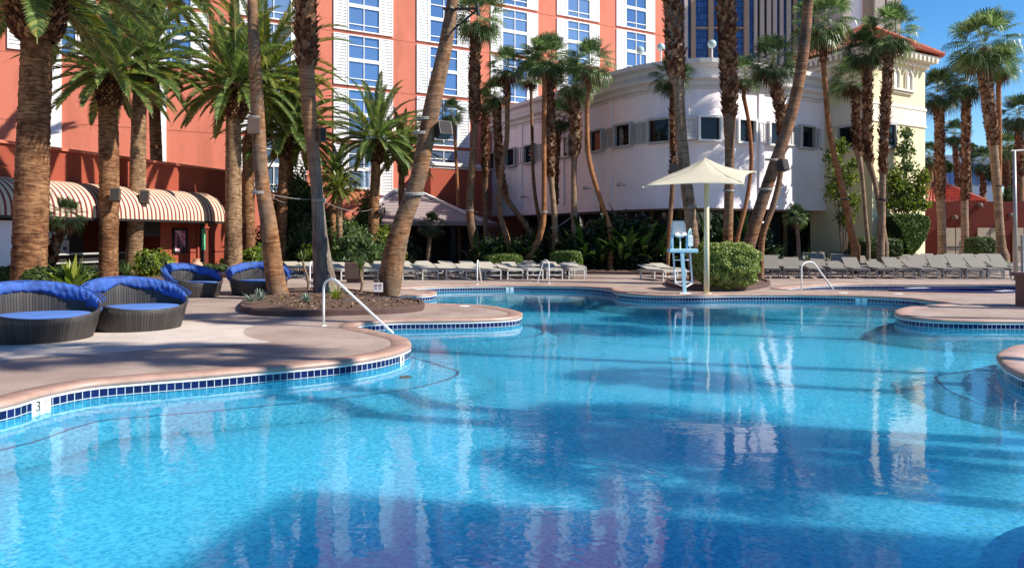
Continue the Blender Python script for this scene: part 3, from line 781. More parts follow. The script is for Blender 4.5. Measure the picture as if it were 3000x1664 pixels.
for q in range(9): s_ = sa1-.1-q*2.2; b.bar(WP(s_, zb_-.03, 0), WP(s_, zb_-.03, ow), .04, .04)
b.build('frame', MT['black'], aw)
# poster
t = thing('poster_frame', 'framed poster with dark pink print on the terracotta wall under the awning', 'poster', WP(onW(522), 1.55, .05))
b = MB(); s_ = (onW(503)+onW(545))/2; pw = onW(545)-onW(503)
for (dx, dz, ww, hh) in ((0, .5, pw, .1), (0, -.5, pw, .1), (-pw/2+.05, 0, .1, 1.1), (pw/2-.05, 0, .1, 1.1)): b.box(WP(s_+dx, 1.5+dz, .06), (ww, .08, hh), M=Mw)
b.build('frame', MT['black'], t)
b = MB(); b.box(WP(s_, 1.5, .04), (pw-.2, .02, .92), M=Mw); b.build('print', MT['poster'], t)
t = thing('sign_post', 'black post with a narrow vertical green sign beside the poster', 'sign', WP(onW(553), 0, .7))
b = MB(); b.box(WP(onW(553), 1.2, .7), (.16, .12, 2.4), M=Mw); b.build('post', MT['black'], t)
b = MB(); b.box(WP(onW(553), 1.55, .78), (.2, .03, .95), M=Mw@Matrix.Rotation(0, 3, 'Z')); b.build('board', MT['green'], t)

# --- red podium and hip roofed pavilion ----------------------------
pod = thing('red_annexe', 'shaded terracotta annexe wall with white cornice behind the pavilion roof', 'building', P(1340, 700, 48.5))
b = MB(); a_, c_ = P(1262, 700, 47.0), P(1418, 700, 49.5)
a2, c2 = V(a_.x, a_.y, 0), V(c_.x, c_.y, 0); up = V(0, 0, 6.2)
b.quad(a2, c2, c2+up, a2+up); b.quad(a2, a2+up, a2+up+V(-1, 3.2, 0), a2+V(-1, 3.2, 0)); b.quad(a2+up, c2+up, c2+up+V(0, 3, 0), a2+up+V(-1, 3.2, 0)); b.build('wall', MT['red'], pod)
b = MB(); b.bar(a2+V(-.2, -.12, 6.15), c2+V(0, -.12, 6.15), .3, .22); b.bar(a2+V(-.2, -.06, 5.95), c2+V(0, -.06, 5.95), .18, .12); b.build('cornice', MT['cornice'], pod)
pav = thing('pavilion', 'open pavilion with pale hip roof of flat tiles over deep shade', 'pavilion', (-5.5, 44, 0))
ze = 2.5; e1, e2 = P(1030, 664, 42), P(1412, 664, 42); e1.z = e2.z = ze
e3, e4 = e2+V(.8, 8, 0), e1+V(-1.2, 8, 0)
r1 = P(1160, 556, 46); r2 = P(1216, 556, 46); r1.z = r2.z = Z(556, 45.4)
b = MB(); b.quad(e1, e2, r2, r1); b.tri(e2, e3, r2); b.tri(e4, e1, r1); b.quad(e3, e4, r1, r2)
dn = V(0, 0, -.22)
for p, q in ((e1, e2), (e2, e3), (e3, e4), (e4, e1)): b.quad(p, p+dn, q+dn, q)
b.quad(e1+dn, e4+dn, e3+dn, e2+dn)
b.build('roof', MT['proof'], pav)
b = MB()
for p, q in ((e1, r1), (e2, r2), (r1, r2)): b.bar(p+V(0, 0, .05), q+V(0, 0, .05), .2, .12)
b.build('ridge_tiles', MT['cornice'], pav)
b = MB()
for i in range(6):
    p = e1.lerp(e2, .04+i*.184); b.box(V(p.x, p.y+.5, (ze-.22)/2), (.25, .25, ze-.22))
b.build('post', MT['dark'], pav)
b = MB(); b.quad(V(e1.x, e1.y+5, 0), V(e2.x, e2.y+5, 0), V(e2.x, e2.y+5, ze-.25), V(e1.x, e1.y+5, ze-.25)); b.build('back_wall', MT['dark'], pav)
b = MB(); b.box(V(r1.x-1.6, r1.y+1, 4.7), (.35, .35, 2.6)); b.build('white_mast', MT['lav'], pav)
# lit salmon garden wall
t = thing('garden_wall', 'short sunlit salmon wall with rounded end beside the hip roof', 'wall', (-9.2, 44, 0))
b = MB(); pts = [V(-12.5, 42, 0), V(-10.6, 43.2, 0), V(-9.4, 43.6, 0), V(-8.6, 44.2, 0), V(-8.5, 46, 0)]
for i in range(4): b.quad(pts[i], pts[i+1], pts[i+1]+V(0, 0, 4.4), pts[i]+V(0, 0, 4.4))
b.build('wall_face', MT['salmon'], t)
b = MB()
for i in range(4): b.bar(pts[i]+V(0, 0, 4.44), pts[i+1]+V(0, 0, 4.44), .3, .1)
b.build('coping_cap', MT['cornice'], t)

# --- lavender curved building --------------------------------------
K = 10470.
cw = [(X(px, K/(HZ-y)), K/(HZ-y)) for px, y in ((1500, 485), (1556, 476), (1750, 442), (1830, 427), (1935, 415), (2075, 409), (2182, 416), (2280, 424), (2360, 432))]
d0 = (cw[1][0]-cw[0][0], cw[1][1]-cw[0][1])
first = (cw[0][0]-1.55, cw[0][1]+3.1); last = (cw[-1][0]+3.4, cw[-1][1]+2.4)
wall = catmull([first]+cw+[last], .45)
wall = [(p[0], p[1]) for p in wall]
def roff(pts, o):
    n = len(pts); out = []
    for i in range(n):
        a = pts[max(i-1, 0)]; b_ = pts[min(i+1, n-1)]
        tx, ty = b_[0]-a[0], b_[1]-a[1]; l = sqrt(tx*tx+ty*ty)
        out.append((pts[i][0]+ty/l*o, pts[i][1]-tx/l*o))
    return out
def RP(pts, o, z): return [V(x, y, z) for x, y in roff(pts, o)]
lav = thing('curved_building', 'two storey lavender building with rounded corner, stepped white cornice and shuttered windows', 'building', (9.2, 40, 0))
ZS, ZTOP = 3.05, Z(178, 37)      # soffit, parapet
ZC = Z(262, 37)
s = strip_loop([RP(wall, 0, ZS), RP(wall, 0, ZC+.2)], False); s.build('upper_wall', MT['lav'], lav, smooth=True)
hc = ZTOP-ZC
cpf = [(0, 0), (.06, 0), (.06, .12), (.18, .12), (.2, .26), (.42, .34), (.44, .42), (.12, .42), (.12, .62), (.16, .62), (.2, .78), (.5, .86), (.52, 1.0), (-.3, 1.0)]
s = strip_loop([RP(wall, o*1.1, ZC+z*hc) for o, z in cpf], False); s.build('cornice', MT['cornice'], lav)
s = strip_loop([RP(wall, o, ZS+z) for o, z in ((0, .42), (.05, .42), (.05, 0), (-3.2, 0))], False); s.build('soffit', MT['lav'], lav)
back = [(cw[-1][0]+6, 56), (-3.6, 60)]
inn = roff(wall, -.25)
fill('roof_slab', [[(x, y) for x, y in inn]+back], ZTOP-.3, MT['cornice'], parent=lav)
ro = lav.children if False else None
for o in bpy.data.objects:
    if o.name == 'roof_slab': offby(o, lav.location)
# recessed ground floor
lo = roff(wall, -2.6)
s = strip_loop([[V(x, y, 0) for x, y in lo], [V(x, y, ZS) for x, y in lo]], False); s.build('shopfront', MT['darkglass'], lav)
n = len(wall)
for i in range(3, n-2, 7):
    p = roff(wall, -2.4)[i]; b = MB(); b.box(V(p[0], p[1], ZS/2), (.22, .22, ZS)); b.build('mullion_post', MT['bronze'], lav)
b = MB(); b.poly([V(*back[0], 0), V(*back[1], 0), V(*back[1], ZTOP), V(*back[0], ZTOP)])
b.quad(V(wall[-1][0], wall[-1][1], 0), V(*back[0], 0), V(*back[0], ZTOP), V(wall[-1][0], wall[-1][1], ZTOP))
b.quad(V(*back[1], 0), V(wall[0][0], wall[0][1], 0), V(wall[0][0], wall[0][1], ZTOP), V(*back[1], ZTOP)); b.build('rear_wall', MT['lav'], lav)
# place on the wall by picture column
def onwall(px):
    k = (px-1500)/F
    for i in range(len(wall)-1):
        x1, y1 = wall[i]; x2, y2 = wall[i+1]
        f1, f2 = x1-k*y1, x2-k*y2
        if f1*f2 <= 0:
            t = f1/(f1-f2); tx, ty = x2-x1, y2-y1; l = sqrt(tx*tx+ty*ty)
            return V(x1+tx*t, y1+ty*t, 0), V(tx/l, ty/l, 0), V(ty/l, -tx/l, 0)
zw0, zw1 = Z(410, 37), Z(346, 37); zc, whh = (zw0+zw1)/2, zw1-zw0
for px, ww in ((1445, 1.1), (1501, 1.1), (1556, 1.1), (1655, 1.2), (1752, 1.15), (1830, 1.1), (1935, 1.1), (2076, 1.02), (2183, 1.05), (2271, 1.05), (2360, 1.05)):
    r = onwall(px)
    if not r: continue
    p, tg, nr = r; M3 = Matrix((tg, nr, V(0, 0, 1))).transposed()
    c = V(p.x, p.y, zc)
    def bx(b, dx, dz, w, h, o, dpt, mm=0): b.box(c+tg*dx+V(0, 0, dz)+nr*o, (w, dpt, h), M=M3, m=mm)
    b = MB(); w = ww
    for dx, dz, bw, bh in ((0, whh/2+.05, w+.2, .10), (0, -whh/2-.05, w+.2, .10), (-w/2-.05, 0, .10, whh), (w/2+.05, 0, .10, whh)): bx(b, dx, dz, bw, bh, .1, .26)
    fr = b.build('window', MT['shutter'] if px < 2010 or px > 2300 else MT['white'], lav)  # frames painted grey instead of white where the wall lies in shade
    b = MB(); bx(b, 0, 0, w, whh, .02, .04); b.build('pane', MT['blackglass'], fr)
    for sg in (-1, 1):
        b = MB(); sx = sg*(w/2+.10+.32)
        for dx, dz, bw, bh in ((0, whh/2-.03, .56, .06), (0, -whh/2+.03, .56, .06), (-.25, 0, .06, whh-.12), (.25, 0, .06, whh-.12)): bx(b, sx+dx, dz, bw, bh, .06, .08)
        for q in range(11): b.box(c+tg*sx+V(0, 0, -whh/2+.06+(whh-.12)*(q+.5)/11)+nr*.05, (.46, .03, .06), M=M3)
        bx(b, sx, 0, .46, whh-.1, .012, .01, 1)
        b.build('shutter', [MT['shutter'] if px < 2010 or px > 2300 else MT['cornice'], MT['shutter_dark']], lav)  # same lit and shaded split put into the shutter colours
for px in (1528, 1650, 1790, 2009, 2228, 2402):
    r = onwall(px)
    if not r: continue
    p, tg, nr = r; M3 = Matrix((tg, nr, V(0, 0, 1))).transposed()
    b = MB(); b.box(V(p.x, p.y, (ZS+.45+ZC)/2)+nr*.04, (.34, .09, ZC-ZS-.45), M=M3); b.build('pilaster', MT['lav'], lav)
for px, py in ((1548, 578), (1494, 583), (1733, 553), (1832, 543), (2262, 545)):    # small wall floodlights
    r = onwall(px); p, tg, nr = r; zz = Z(py, p.y)
    t = thing('floodlight', {1548: 'small pale floodlight on the lavender wall between two slim palms', 1494: 'small pale floodlight at the far end of the lavender wall', 1733: 'small floodlight on the lavender wall beside the reddish leaning palm', 1832: 'small floodlight on the bare lavender wall under a window', 2262: 'dark floodlight on the sunlit wall behind the big leaning palm'}[px], 'wall light', (p.x, p.y, zz))
    M3 = Matrix((tg, nr, V(0, 0, 1))).transposed()
    b = MB(); b.bar(V(p.x, p.y, zz), V(p.x, p.y, zz)+nr*.35, .05, .05); b.build('arm', MT['shutter'], t)
    b = MB(); b.box(V(p.x, p.y, zz+.02)+nr*.42, (.26, .16, .18), M=M3@Matrix.Rotation(-.5, 3, 'X'), bev=.03); b.build('lamp', MT['shutter'] if px != 2262 else MT['black'], t)
# globes on the roof edge
for px, py, lab in ((1876, 148, 'farthest of the three roof globes, before the hotel windows'), (1936, 139, 'middle of the three roof globes, at the hotel wall corner'), (2086, 130, 'roof globe before the blue glass tower')):
    p, tg, nr = onwall(px); d = p.y+.6; c = P(px, py, d)
    t = thing('globe_lamp', lab, 'lamp', (c.x, c.y, ZTOP-.3))
    b = MB(); b.ball(c, .2*(1.05 if px > 2000 else 1), 12); b.build('globe', MT['globe'], t, smooth=True)
    b = MB(); b.tube([V(c.x, c.y, ZTOP-.3), V(c.x, c.y, c.z-.19)], .035, 8); b.build('pole', MT['white'], t)

# --- cream yellow tower --------------------------------------------
yt = thing('cream_tower', 'cream yellow corner tower with clay tiled roof and arched twin windows', 'building', (18, 40, 0))
c0 = V(X(2555, 38.6), 38.6, 0); cl = V(X(2374, 42.2), 42.2, 0); cr = V(X(2710, 41.2), 41.2, 0); cb = cl+(cr-c0)
ZE = Z(143, 38.6)
b = MB()
cs = [cl, c0, cr, cb]
for i in range(4):
    p, q = cs[i], cs[(i+1) % 4]; b.quad(p, q, q+V(0, 0, ZE), p+V(0, 0, ZE))
b.build('wall', MT['yellow'], yt)
cen = (cl+cr)/2
def rect(o, z): return [p+((p-cen).normalized()*o)+V(0, 0, z) for p in cs]
for zz, th, o, mt in ((Z(300, 38.6)-.0, .12, .1, 'cream'), (Z(322, 38.6), 1.0, .05, 'cream'), (Z(352, 38.6), .1, .1, 'cream'), (ZE-.25, .5, .22, 'cream'), (ZE+.03, .18, .75, 'cream')):
    lo_, hi_ = (rect(o, zz-th/2), rect(o, zz+th/2)); b = MB()
    b.add(lo_+hi_, [(0, 1, 5, 4), (1, 2, 6, 5), (2, 3, 7, 6), (3, 0, 4, 7), (3, 2, 1, 0), (4, 5, 6, 7)]); b.build('string_course', MT[mt], yt)
# brackets
b = MB()
for p, q in ((cl, c0), (c0, cr)):
    n_ = 12
    for i in range(n_+1):
        r_ = p.lerp(q, i/n_); o_ = V((q-p).y, -(q-p).x, 0).normalized(); b.box(r_+o_*.42+V(0, 0, ZE-.17), (.16, .5, .26), rz=atan2(o_.y, o_.x)-pi/2)
b.build('eave_brackets', MT['cream'], yt)
# roof with barrel tiles
def tiled(b, a, c, apex1, apex2, r=.09):
    """slope from eave a-c to ridge apex1-apex2 with half-round tiles"""
    n_ = max(4, int((c-a).length/.24))
    for i in range(n_):
        for half in range(2):
            t0 = (i+.5*half)/n_; t1 = (i+.5*half+.5)/n_
            e0, e1_ = a.lerp(c, t0), a.lerp(c, t1); q0, q1 = apex1.lerp(apex2, t0), apex1.lerp(apex2, t1)
            up_ = (e1_-e0).cross(q0-e0).normalized(); up_ = up_ if up_.z > 0 else -up_
            rows = 7; k = 4
            for rr in range(rows):
                f0, f1 = rr/rows, (rr+1)/rows
                A0, A1 = e0.lerp(q0, f0), e1_.lerp(q1, f0); B0, B1 = e0.lerp(q0, f1), e1_.lerp(q1, f1)
                vs = []
                for (u0, u1, lift) in ((A0, A1, .045), (B0, B1, 0)):
                    for j in range(k+1):
                        a_ = pi*j/k; hgt = sin(a_)*(r if half == 0 else -.02)
                        vs.append(u0.lerp(u1, j/k)+up_*(hgt+lift+.05))
                b.add(vs, [(j, j+1, k+1+j+1, k+1+j) for j in range(k)])
rt = rect(.95, ZE+.13); apx = cen+V(0, 0, ZE+1.9)
b = MB()
tiled(b, rt[0], rt[1], apx, apx+V(.01, 0, 0)); tiled(b, rt[1], rt[2], apx, apx+V(.01, 0, 0))
b.tri(rt[2], rt[3], apx); b.tri(rt[3], rt[0], apx); b.build('roof', MT['roof'], yt)
b = MB(); b.tube([rt[1]+V(0, 0, .12), apx+V(0, 0, .14)], .13, 8); b.tube([rt[2]+V(0, 0, .12), apx+V(0, 0, .14)], .13, 8); b.tube([rt[0]+V(0, 0, .12), apx+V(0, 0, .14)], .13, 8); b.build('hip_tiles', MT['roof'], yt)
# arched windows on the sunlit face
ru = (cr-c0).normalized(); rn = V(ru.y, -ru.x, 0); M3 = Matrix((ru, rn, V(0, 0, 1))).transposed(); LR = (cr-c0).length
def arch(b, c, w, h, th, o, dpt, n_=10):
    for sg in (-1, 1): b.box(c+ru*(sg*(w/2+th/2))+V(0, 0, h/2)+rn*o, (th, dpt, h), M=M3)
    for i in range(n_):
        a0, a1 = pi*i/n_, pi*(i+1)/n_; am = (a0+a1)/2; rr = w/2+th/2
        b.box(c+ru*(cos(am)*rr)+V(0, 0, h+sin(am)*rr)+rn*o, (th, dpt, rr*(a1-a0)*1.08), M=M3@Matrix.Rotation(-am, 3, 'Y'))
zb0 = Z(262, 40)
for i, f_ in enumerate((.47, .60)):
    c = c0+ru*(LR*(f_+.0))+V(0, 0, zb0)
for px in (2622, 2660):
    k = (px-1500)/F; s_ = (k*c0.y-c0.x)/(ru.x-k*ru.y); c = c0+ru*s_+V(0, 0, zb0)
    b = MB(); arch(b, c, .42, .72, .07, .06, .14); arch(b, c, .62, .72, .05, .04, .1); f_ = b.build('arched_window', MT['cream'], yt)
    b = MB(); b.box(c+V(0, 0, .36)+rn*.01, (.42, .03, .72), M=M3)
    k_ = 10; b.add([c+V(0, 0, .72)+rn*.025]+[c+ru*(.21*cos(pi*q/k_))+V(0, 0, .72+.21*sin(pi*q/k_))+rn*.025 for q in range(k_+1)], [(0, q+1, q+2) for q in range(k_)])
    b.build('pane', MT['white'], f_)
k = (2641-1500)/F; s_ = (k*c0.y-c0.x)/(ru.x-k*ru.y); c = c0+ru*s_
b = MB(); b.box(c+V(0, 0, zb0-.08)+rn*.1, (2.0, .22, .1), M=M3); b.box(c+V(0, 0, zb0-.2)+rn*.06, (1.8, .14, .08), M=M3)
b.box(c+V(0, 0, zb0+1.75)+rn*.02, (2.1, .06, .07), M=M3)
for sg in (-1, 1): b.box(c+ru*(sg*1.02)+V(0, 0, zb0+.85)+rn*.02, (.07, .06, 1.72), M=M3)
b.build('window_surround', MT['cream'], yt)
# square windows in shade
lu = (cl-c0).normalized(); ln = V(-lu.y, lu.x, 0)
if ln.dot(V(0, 0, 0)-c0) < 0: ln = -ln
for px, py0, py1, uu, nn_, ww in ((2492, 372, 432, lu, ln, 1.3), (2603, 366, 428, ru, rn, .9)):
    k = (px-1500)/F; s_ = (k*c0.y-c0.x)/(uu.x-k*uu.y); c = c0+uu*s_; zc_ = (Z(py0, c.y)+Z(py1, c.y))/2; h_ = Z(py0, c.y)-Z(py1, c.y)
    Mx = Matrix((uu, nn_, V(0, 0, 1))).transposed(); c.z = zc_; b = MB()
    for dx, dz, bw, bh in ((0, h_/2+.06, ww+.24, .12), (0, -h_/2-.06, ww+.24, .12), (-ww/2-.06, 0, .12, h_), (ww/2+.06, 0, .12, h_)): b.box(c+uu*dx+V(0, 0, dz)+nn_*.06, (bw, .16, bh), M=Mx)
    f_ = b.build('window', MT['shutter'], yt); b = MB(); b.box(c+nn_*.02, (ww, .03, h_), M=Mx); b.build('pane', MT['blackglass'], f_)

# --- glass towers far behind ---------------------------------------
D2 = 135.0
tw = thing('glass_tower', 'high blue glass tower with tan and pale vertical piers behind the lavender building', 'building', (X(2220, D2), D2, 0))
q0, q1 = X(1944, D2), X(2478, D2); H2 = 62
b = MB(); b.box(V((q0+q1)/2, D2+10, H2/2), (q1-q0, 19.6, H2)); b.build('core', MT['dark'], tw)
segs = [(1944, 2003, 'g'), (2003, 2013, 'w'), (2013, 2023, 'g'), (2023, 2036, 't'), (2036, 2074, 'g'), (2074, 2088, 't'), (2088, 2178, 'g'), (2178, 2192, 't'), (2192, 2207, 'g'), (2207, 2216, 'w'), (2216, 2224, 'k'),
        (2224, 2236, 'w'), (2236, 2244, 'k'), (2244, 2256, 'w'), (2256, 2262, 'k'), (2262, 2273, 'w'), (2273, 2282, 'g'), (2282, 2292, 'w'), (2292, 2302, 'g'), (2302, 2314, 'w'), (2314, 2322, 'g'), (2322, 2332, 't'), (2332, 2350, 'g'),
        (2350, 2384, 'g'), (2384, 2396, 't'), (2396, 2418, 'g'), (2418, 2430, 't'), (2430, 2442, 'g'), (2442, 2456, 't'), (2456, 2466, 'g'), (2466, 2478, 'w')]
for x0, x1, ty in segs:
    a_, c_ = X(x0, D2), X(x1, D2)
    if ty == 'g':
        b = MB(); b.quad(V(a_, D2+.05, 0), V(c_, D2+.05, 0), V(c_, D2+.05, H2), V(a_, D2+.05, H2)); o = b.build('window_strip', MT['towerglass'], tw)
        set_uv(o, [(0, 0), ((c_-a_)*1.0, 0), ((c_-a_)*1.0, H2/1.9), (0, H2/1.9)])
        if c_-a_ > 1.6:
            b = MB()
            for kf in range(3, 12): b.box(V((a_+c_)/2, D2-.05, kf*5.4+.4), (c_-a_, .3, .34))
            b.build('spandrel_trim', MT['tan'], tw)
    else:
        b = MB(); b.box(V((a_+c_)/2, D2, H2/2), (c_-a_, 1.2 if ty != 'k' else .1, H2)); b.build('pier', MT[{'w': 'beige', 't': 'tan', 'k': 'dark'}[ty]], tw)
tb = thing('beige_tower', 'plain beige tower with vertical ribs against the blue sky', 'building', (X(2555, 125), 125, 0))
for x0, x1, o_, mt in ((2466, 2484, -.6, 'beige'), (2484, 2529, .2, 'lav'), (2529, 2555, -.3, 'tan'), (2555, 2584, -1.0, 'beige'), (2584, 2590, .1, 'tan'), (2590, 2612, -1.0, 'beige'), (2612, 2616, .1, 'tan'), (2616, 2630, -1.0, 'beige')):
    a_, c_ = X(x0, 125), X(x1, 125); b = MB(); b.box(V((a_+c_)/2, 130+o_/2, 31), (c_-a_, 10-o_, 62)); b.build('rib', MT[mt], tb)

# --- low red service building ---------------------------------------
rs = thing('service_building', 'low dark red service building with tan double doors behind the loungers', 'building', (27, 50, 0))
DR = 50.0; HR = Z(592, DR); xa, xb = X(2668, DR), X(3120, DR)
b = MB(); b.quad(V(xa, DR, 0), V(xb, DR-1.5, 0), V(xb, DR-1.5, HR), V(xa, DR, HR)); b.quad(V(xa, DR, HR), V(xb, DR-1.5, HR), V(xb, DR+5, HR), V(xa, DR+5, HR)); b.quad(V(xa, DR, 0), V(xa, DR, HR), V(xa, DR+5, HR), V(xa, DR+5, 0))
b.quad(V(xb, DR-1.5, 0), V(xb, DR+5, 0), V(xb, DR+5, HR), V(xb, DR-1.5, HR)); b.quad(V(xb, DR+5, 0), V(xa, DR+5, 0), V(xa, DR+5, HR), V(xb, DR+5, HR)); b.build('wall', MT['redd'], rs)
def DRy(x): return DR-1.5*(x-xa)/(xb-xa)
for x0, x1 in ((2752, 2822), (2842, 2915), (2935, 3000)):
    a_, c_ = X(x0, DR), X(x1, DR); m_ = (a_+c_)/2; zt_ = Z(668, DR); b = MB()
    for j in (0, 1):
        w_d = (c_-a_)/2-.06; b.box(V(a_+(c_-a_)*(j*.5+.25), DRy(m_)-.05, zt_/2), (w_d, .08, zt_)); 
    o = b.build('double_door', MT['garage'], rs); b = MB(); b.box(V(m_, DRy(m_)-.13, 1.0), (c_-a_-.3, .06, .07)); b.build('push_bar', MT['black'], o)
for px, py, lab in ((2802, 637, 'round wall lamp on the dark red wall above the tan doors'), (2870, 602, 'wall lamp near the top edge of the dark red wall'), (2952, 632, 'wall lamp on the dark red wall beside the tall grey post')):
    c = P(px, py, DR-.7); b = MB(); b.lathe(V(0, 0, 0), [(.001, .16), (.1, .13), (.17, .05), (.18, -.1)], 12); 
    b.v = [(c.x+x, DRy(c.x)-.15+y, c.z+z) for x, y, z in b.v]; b.box(V(c.x, DRy(c.x)-.06, c.z+.05), (.14, .14, .14)); tag(b.build('wall_lamp', MT['brownbox'], origin=c), lab, 'wall light')
# its tiled roof
hr = thing('tiled_hut', 'small hut with red clay tiled hip roof behind the service building', 'building', (X(2770, 55), 55, 0))
e1, e2 = V(X(2690, 53), 53, HR+.1), V(X(2890, 53), 53, HR+.1); ap = V(X(2752, 55.5), 56.5, Z(534, 56)); ap2 = ap+V(.4, 0, 0)
b = MB(); tiled(b, e1, e2, ap, ap2); tiled(b, e2, e2+V(0, 7, 0), ap2, ap2+V(0, .1, 0)); tiled(b, e1+V(0, 7, 0), e1, ap+V(0, .1, 0), ap); b.build('roof', MT['roof'], hr)
b = MB(); b.tube([e1+V(0, 0, .1), ap+V(0, 0, .14)], .12, 8); b.tube([e2+V(0, 0, .1), ap2+V(0, 0, .14)], .12, 8); b.build('hip_tiles', MT['roof'], hr)
b = MB(); b.box(V((e1.x+e2.x)/2, 56.5, HR/2), (e2.x-e1.x-.6, 6.4, HR)); b.build('wall', MT['redd'], hr)
# pale building far right
fbd = thing('distant_building', 'distant pale blue building with dark vertical windows seen between palm trunks', 'building', (X(2830, 110), 110, 0))
a_, c_ = X(2700, 110), X(2925, 110); zt_ = Z(455, 110); b = MB(); b.box(V((a_+c_)/2, 115, zt_/2), (c_-a_, 10, zt_)); b.build('wall', MT['farwall'], fbd)
for i in range(14):
    for k, (z1_, z2_) in enumerate(((Z(540, 110), Z(480, 110)), )):
        b = MB(); x_ = a_+(c_-a_)*(i+.5)/14; b.box(V(x_, 109.95, (z1_+z2_)/2), (.5, .1, z2_-z1_)); b.build('window', MT['towerglass'], fbd)
        set_uv(bpy.context.scene.objects[fbd.name] if False else [o for o in bpy.data.objects if o.parent is fbd][-1], [(.3, .3)]*8)
# building behind the bather's shoulder that throws the big shadow on the near water
sh = thing('poolside_block', 'salmon poolside block standing off beyond the near edge of the pool', 'building', (18, -2, 0))
cA = V(12.75, 2.5, 0); dv = V(-.22, -.975, 0).normalized(); dx_ = V(.98, -.19, 0)
q = [cA, cA+dx_*12, cA+dx_*12+dv*16, cA+dv*16]; HB = 12.3
b = MB()
for i in range(4): p, r_ = q[i], q[(i+1) % 4]; b.quad(p, r_, r_+V(0, 0, HB), p+V(0, 0, HB))
b.poly([p+V(0, 0, HB) for p in q]); b.build('wall', MT['salmon'], sh)
# ================================================================ PLANTS
def frond_feather(b, root, az, el, Lf, droop, nl=66, ll=.5, w=.055, rng=R, ms=0, ml=1):
    d = V(cos(el)*cos(az), cos(el)*sin(az), sin(el)); side = V(-sin(az), cos(az), 0)
    pts = [root]; dirs = []; p = root.copy(); N = 12; tw = rng.uniform(-.5, .5)
    for i in range(N):
        f = i/N; dd = (d+V(0, 0, -droop*(f**1.4)*1.6)).normalized(); dirs.append(dd); p = p+dd*(Lf/N); pts.append(p.copy())
    dirs.append(dirs[-1])
    # rachis
    vs = []
    for i, q in enumerate(pts):
        r = .028*(1-i/(N+1))+.006; u = side.cross(dirs[i]).normalized()
        vs += [q-side*r, q+u*r*.7, q+side*r]
    fs = []
    for i in range(N): a = i*3; fs += [(a, a+1, a+4, a+3), (a+1, a+2, a+5, a+4)]
    b.add(vs, fs, ms)
    for i in range(nl):
        f = .10+.88*i/nl; k = f*N; j = min(int(k), N-1); q = pts[j].lerp(pts[j+1], k-j); t = dirs[j]
        u = side.cross(t).normalized(); u = u if u.z >= -.2 else -u
        l = ll*(sin(pi*min(f*.95+.12, 1))**.6)*rng.uniform(.88, 1.08)
        for sg in (-1, 1):
            o = (side*sg*cos(.5)+u*sin(.42+.10*rng.uniform(-1, 1)))
            dl = (o*.80+t*(.62+.5*f)).normalized()
            mid = q+dl*l*.55; tip = q+dl*l+V(0, 0, -l*rng.uniform(.05, .18))
            wv = t*w*.5
            b.add([q-wv*.6, q+wv*.6, mid+wv, tip, mid-wv], [(0, 1, 2, 4), (4, 2, 3)], ml)
def crown_feather(seed, n=58, Lf=3.6, mats_=('stem', 'date_leaf'), el_lo=-.55, dead=0):
    rng = random.Random(seed); b = MB()
    for i in range(n):
        f = (i+.5)/n; el = 1.42-(1.42-el_lo)*f**.85+rng.uniform(-.1, .1); az = i*2.39996+rng.uniform(-.15, .15)
        l = Lf*(.72+.28*sin(pi*min(f+.25, 1)))*rng.uniform(.92, 1.06)
        root = V(cos(az)*.12*(1+f), sin(az)*.12*(1+f), .35*(1-f))
        frond_feather(b, root, az, el, l, .58+.30*f+rng.uniform(-.08, .1), rng=rng, ll=.125*Lf)
    return b
def leaf_fan(b, root, az, el, pet, rad, rng, droop=.3, nseg=25, ms=0, ml=1, fold=.35):
    d = V(cos(el)*cos(az), cos(el)*sin(az), sin(el)); side = V(-sin(az), cos(az), 0)
    sag = V(0, 0, -.18*pet*cos(el))
    m_ = root+d*pet*.5+sag*.2; hub = root+d*pet+sag
    b.add([root-side*.02, root+side*.02, m_+side*.016, m_-side*.016, hub+side*.012, hub-side*.012], [(0, 1, 2, 3), (3, 2, 4, 5)], ms)
    t = (d+V(0, 0, -.35*cos(el))).normalized(); nrm = side.cross(t).normalized()
    if nrm.z < 0: nrm = -nrm
    roll = rng.uniform(-.5, .5); side = (side*cos(roll)+nrm*sin(roll)).normalized(); nrm = t.cross(side)
    span = 2.15; prev = None
    for i in range(nseg):
        a = -span+2*span*(i+.5)/nseg; da = span/nseg
        l = rad*(1-.22*abs(a/span)**2)*rng.uniform(.9, 1.05)
        def dirv(x): return (t*cos(x)+side*sin(x)+nrm*(fold*abs(sin(x))*.6)).normalized()
        v0 = dirv(a); r1 = l*.46; w1 = r1*da*.96; wv = (dirv(a+.05)-dirv(a-.05)).normalized()
        p1 = hub+v0*r1; zig = nrm*(.012 if i % 2 else -.012)
        p2 = p1+v0*l*.25+V(0, 0, -l*droop*.18); p3 = p1+v0*l*.40+V(0, 0, -l*droop*(.55+rng.uniform(0, .5)))
        b.add([hub, p1-wv*w1+zig, p1+wv*w1+zig, p2+wv*w1*.55, p3, p2-wv*w1*.55], [(0, 2, 1), (1, 2, 3, 5), (5, 3, 4)], ml)
def crown_fan(seed, n=36, pet=.85, rad=.85, el_lo=-.75, droop=.45, el_hi=1.45):
    rng = random.Random(seed); b = MB()
    for i in range(n):
        f = (i+.5)/n; el = el_hi-(el_hi-el_lo)*f+rng.uniform(-.12, .12); az = i*2.39996+rng.uniform(-.2, .2)
        root = V(cos(az)*.08, sin(az)*.08, .30*(1-f))
        leaf_fan(b, root, az, el, pet*rng.uniform(.8, 1.1)*(.75+.35*sin(pi*min(1, f+.2))), rad*rng.uniform(.85, 1.1), rng, droop*(.5+f))
    return b
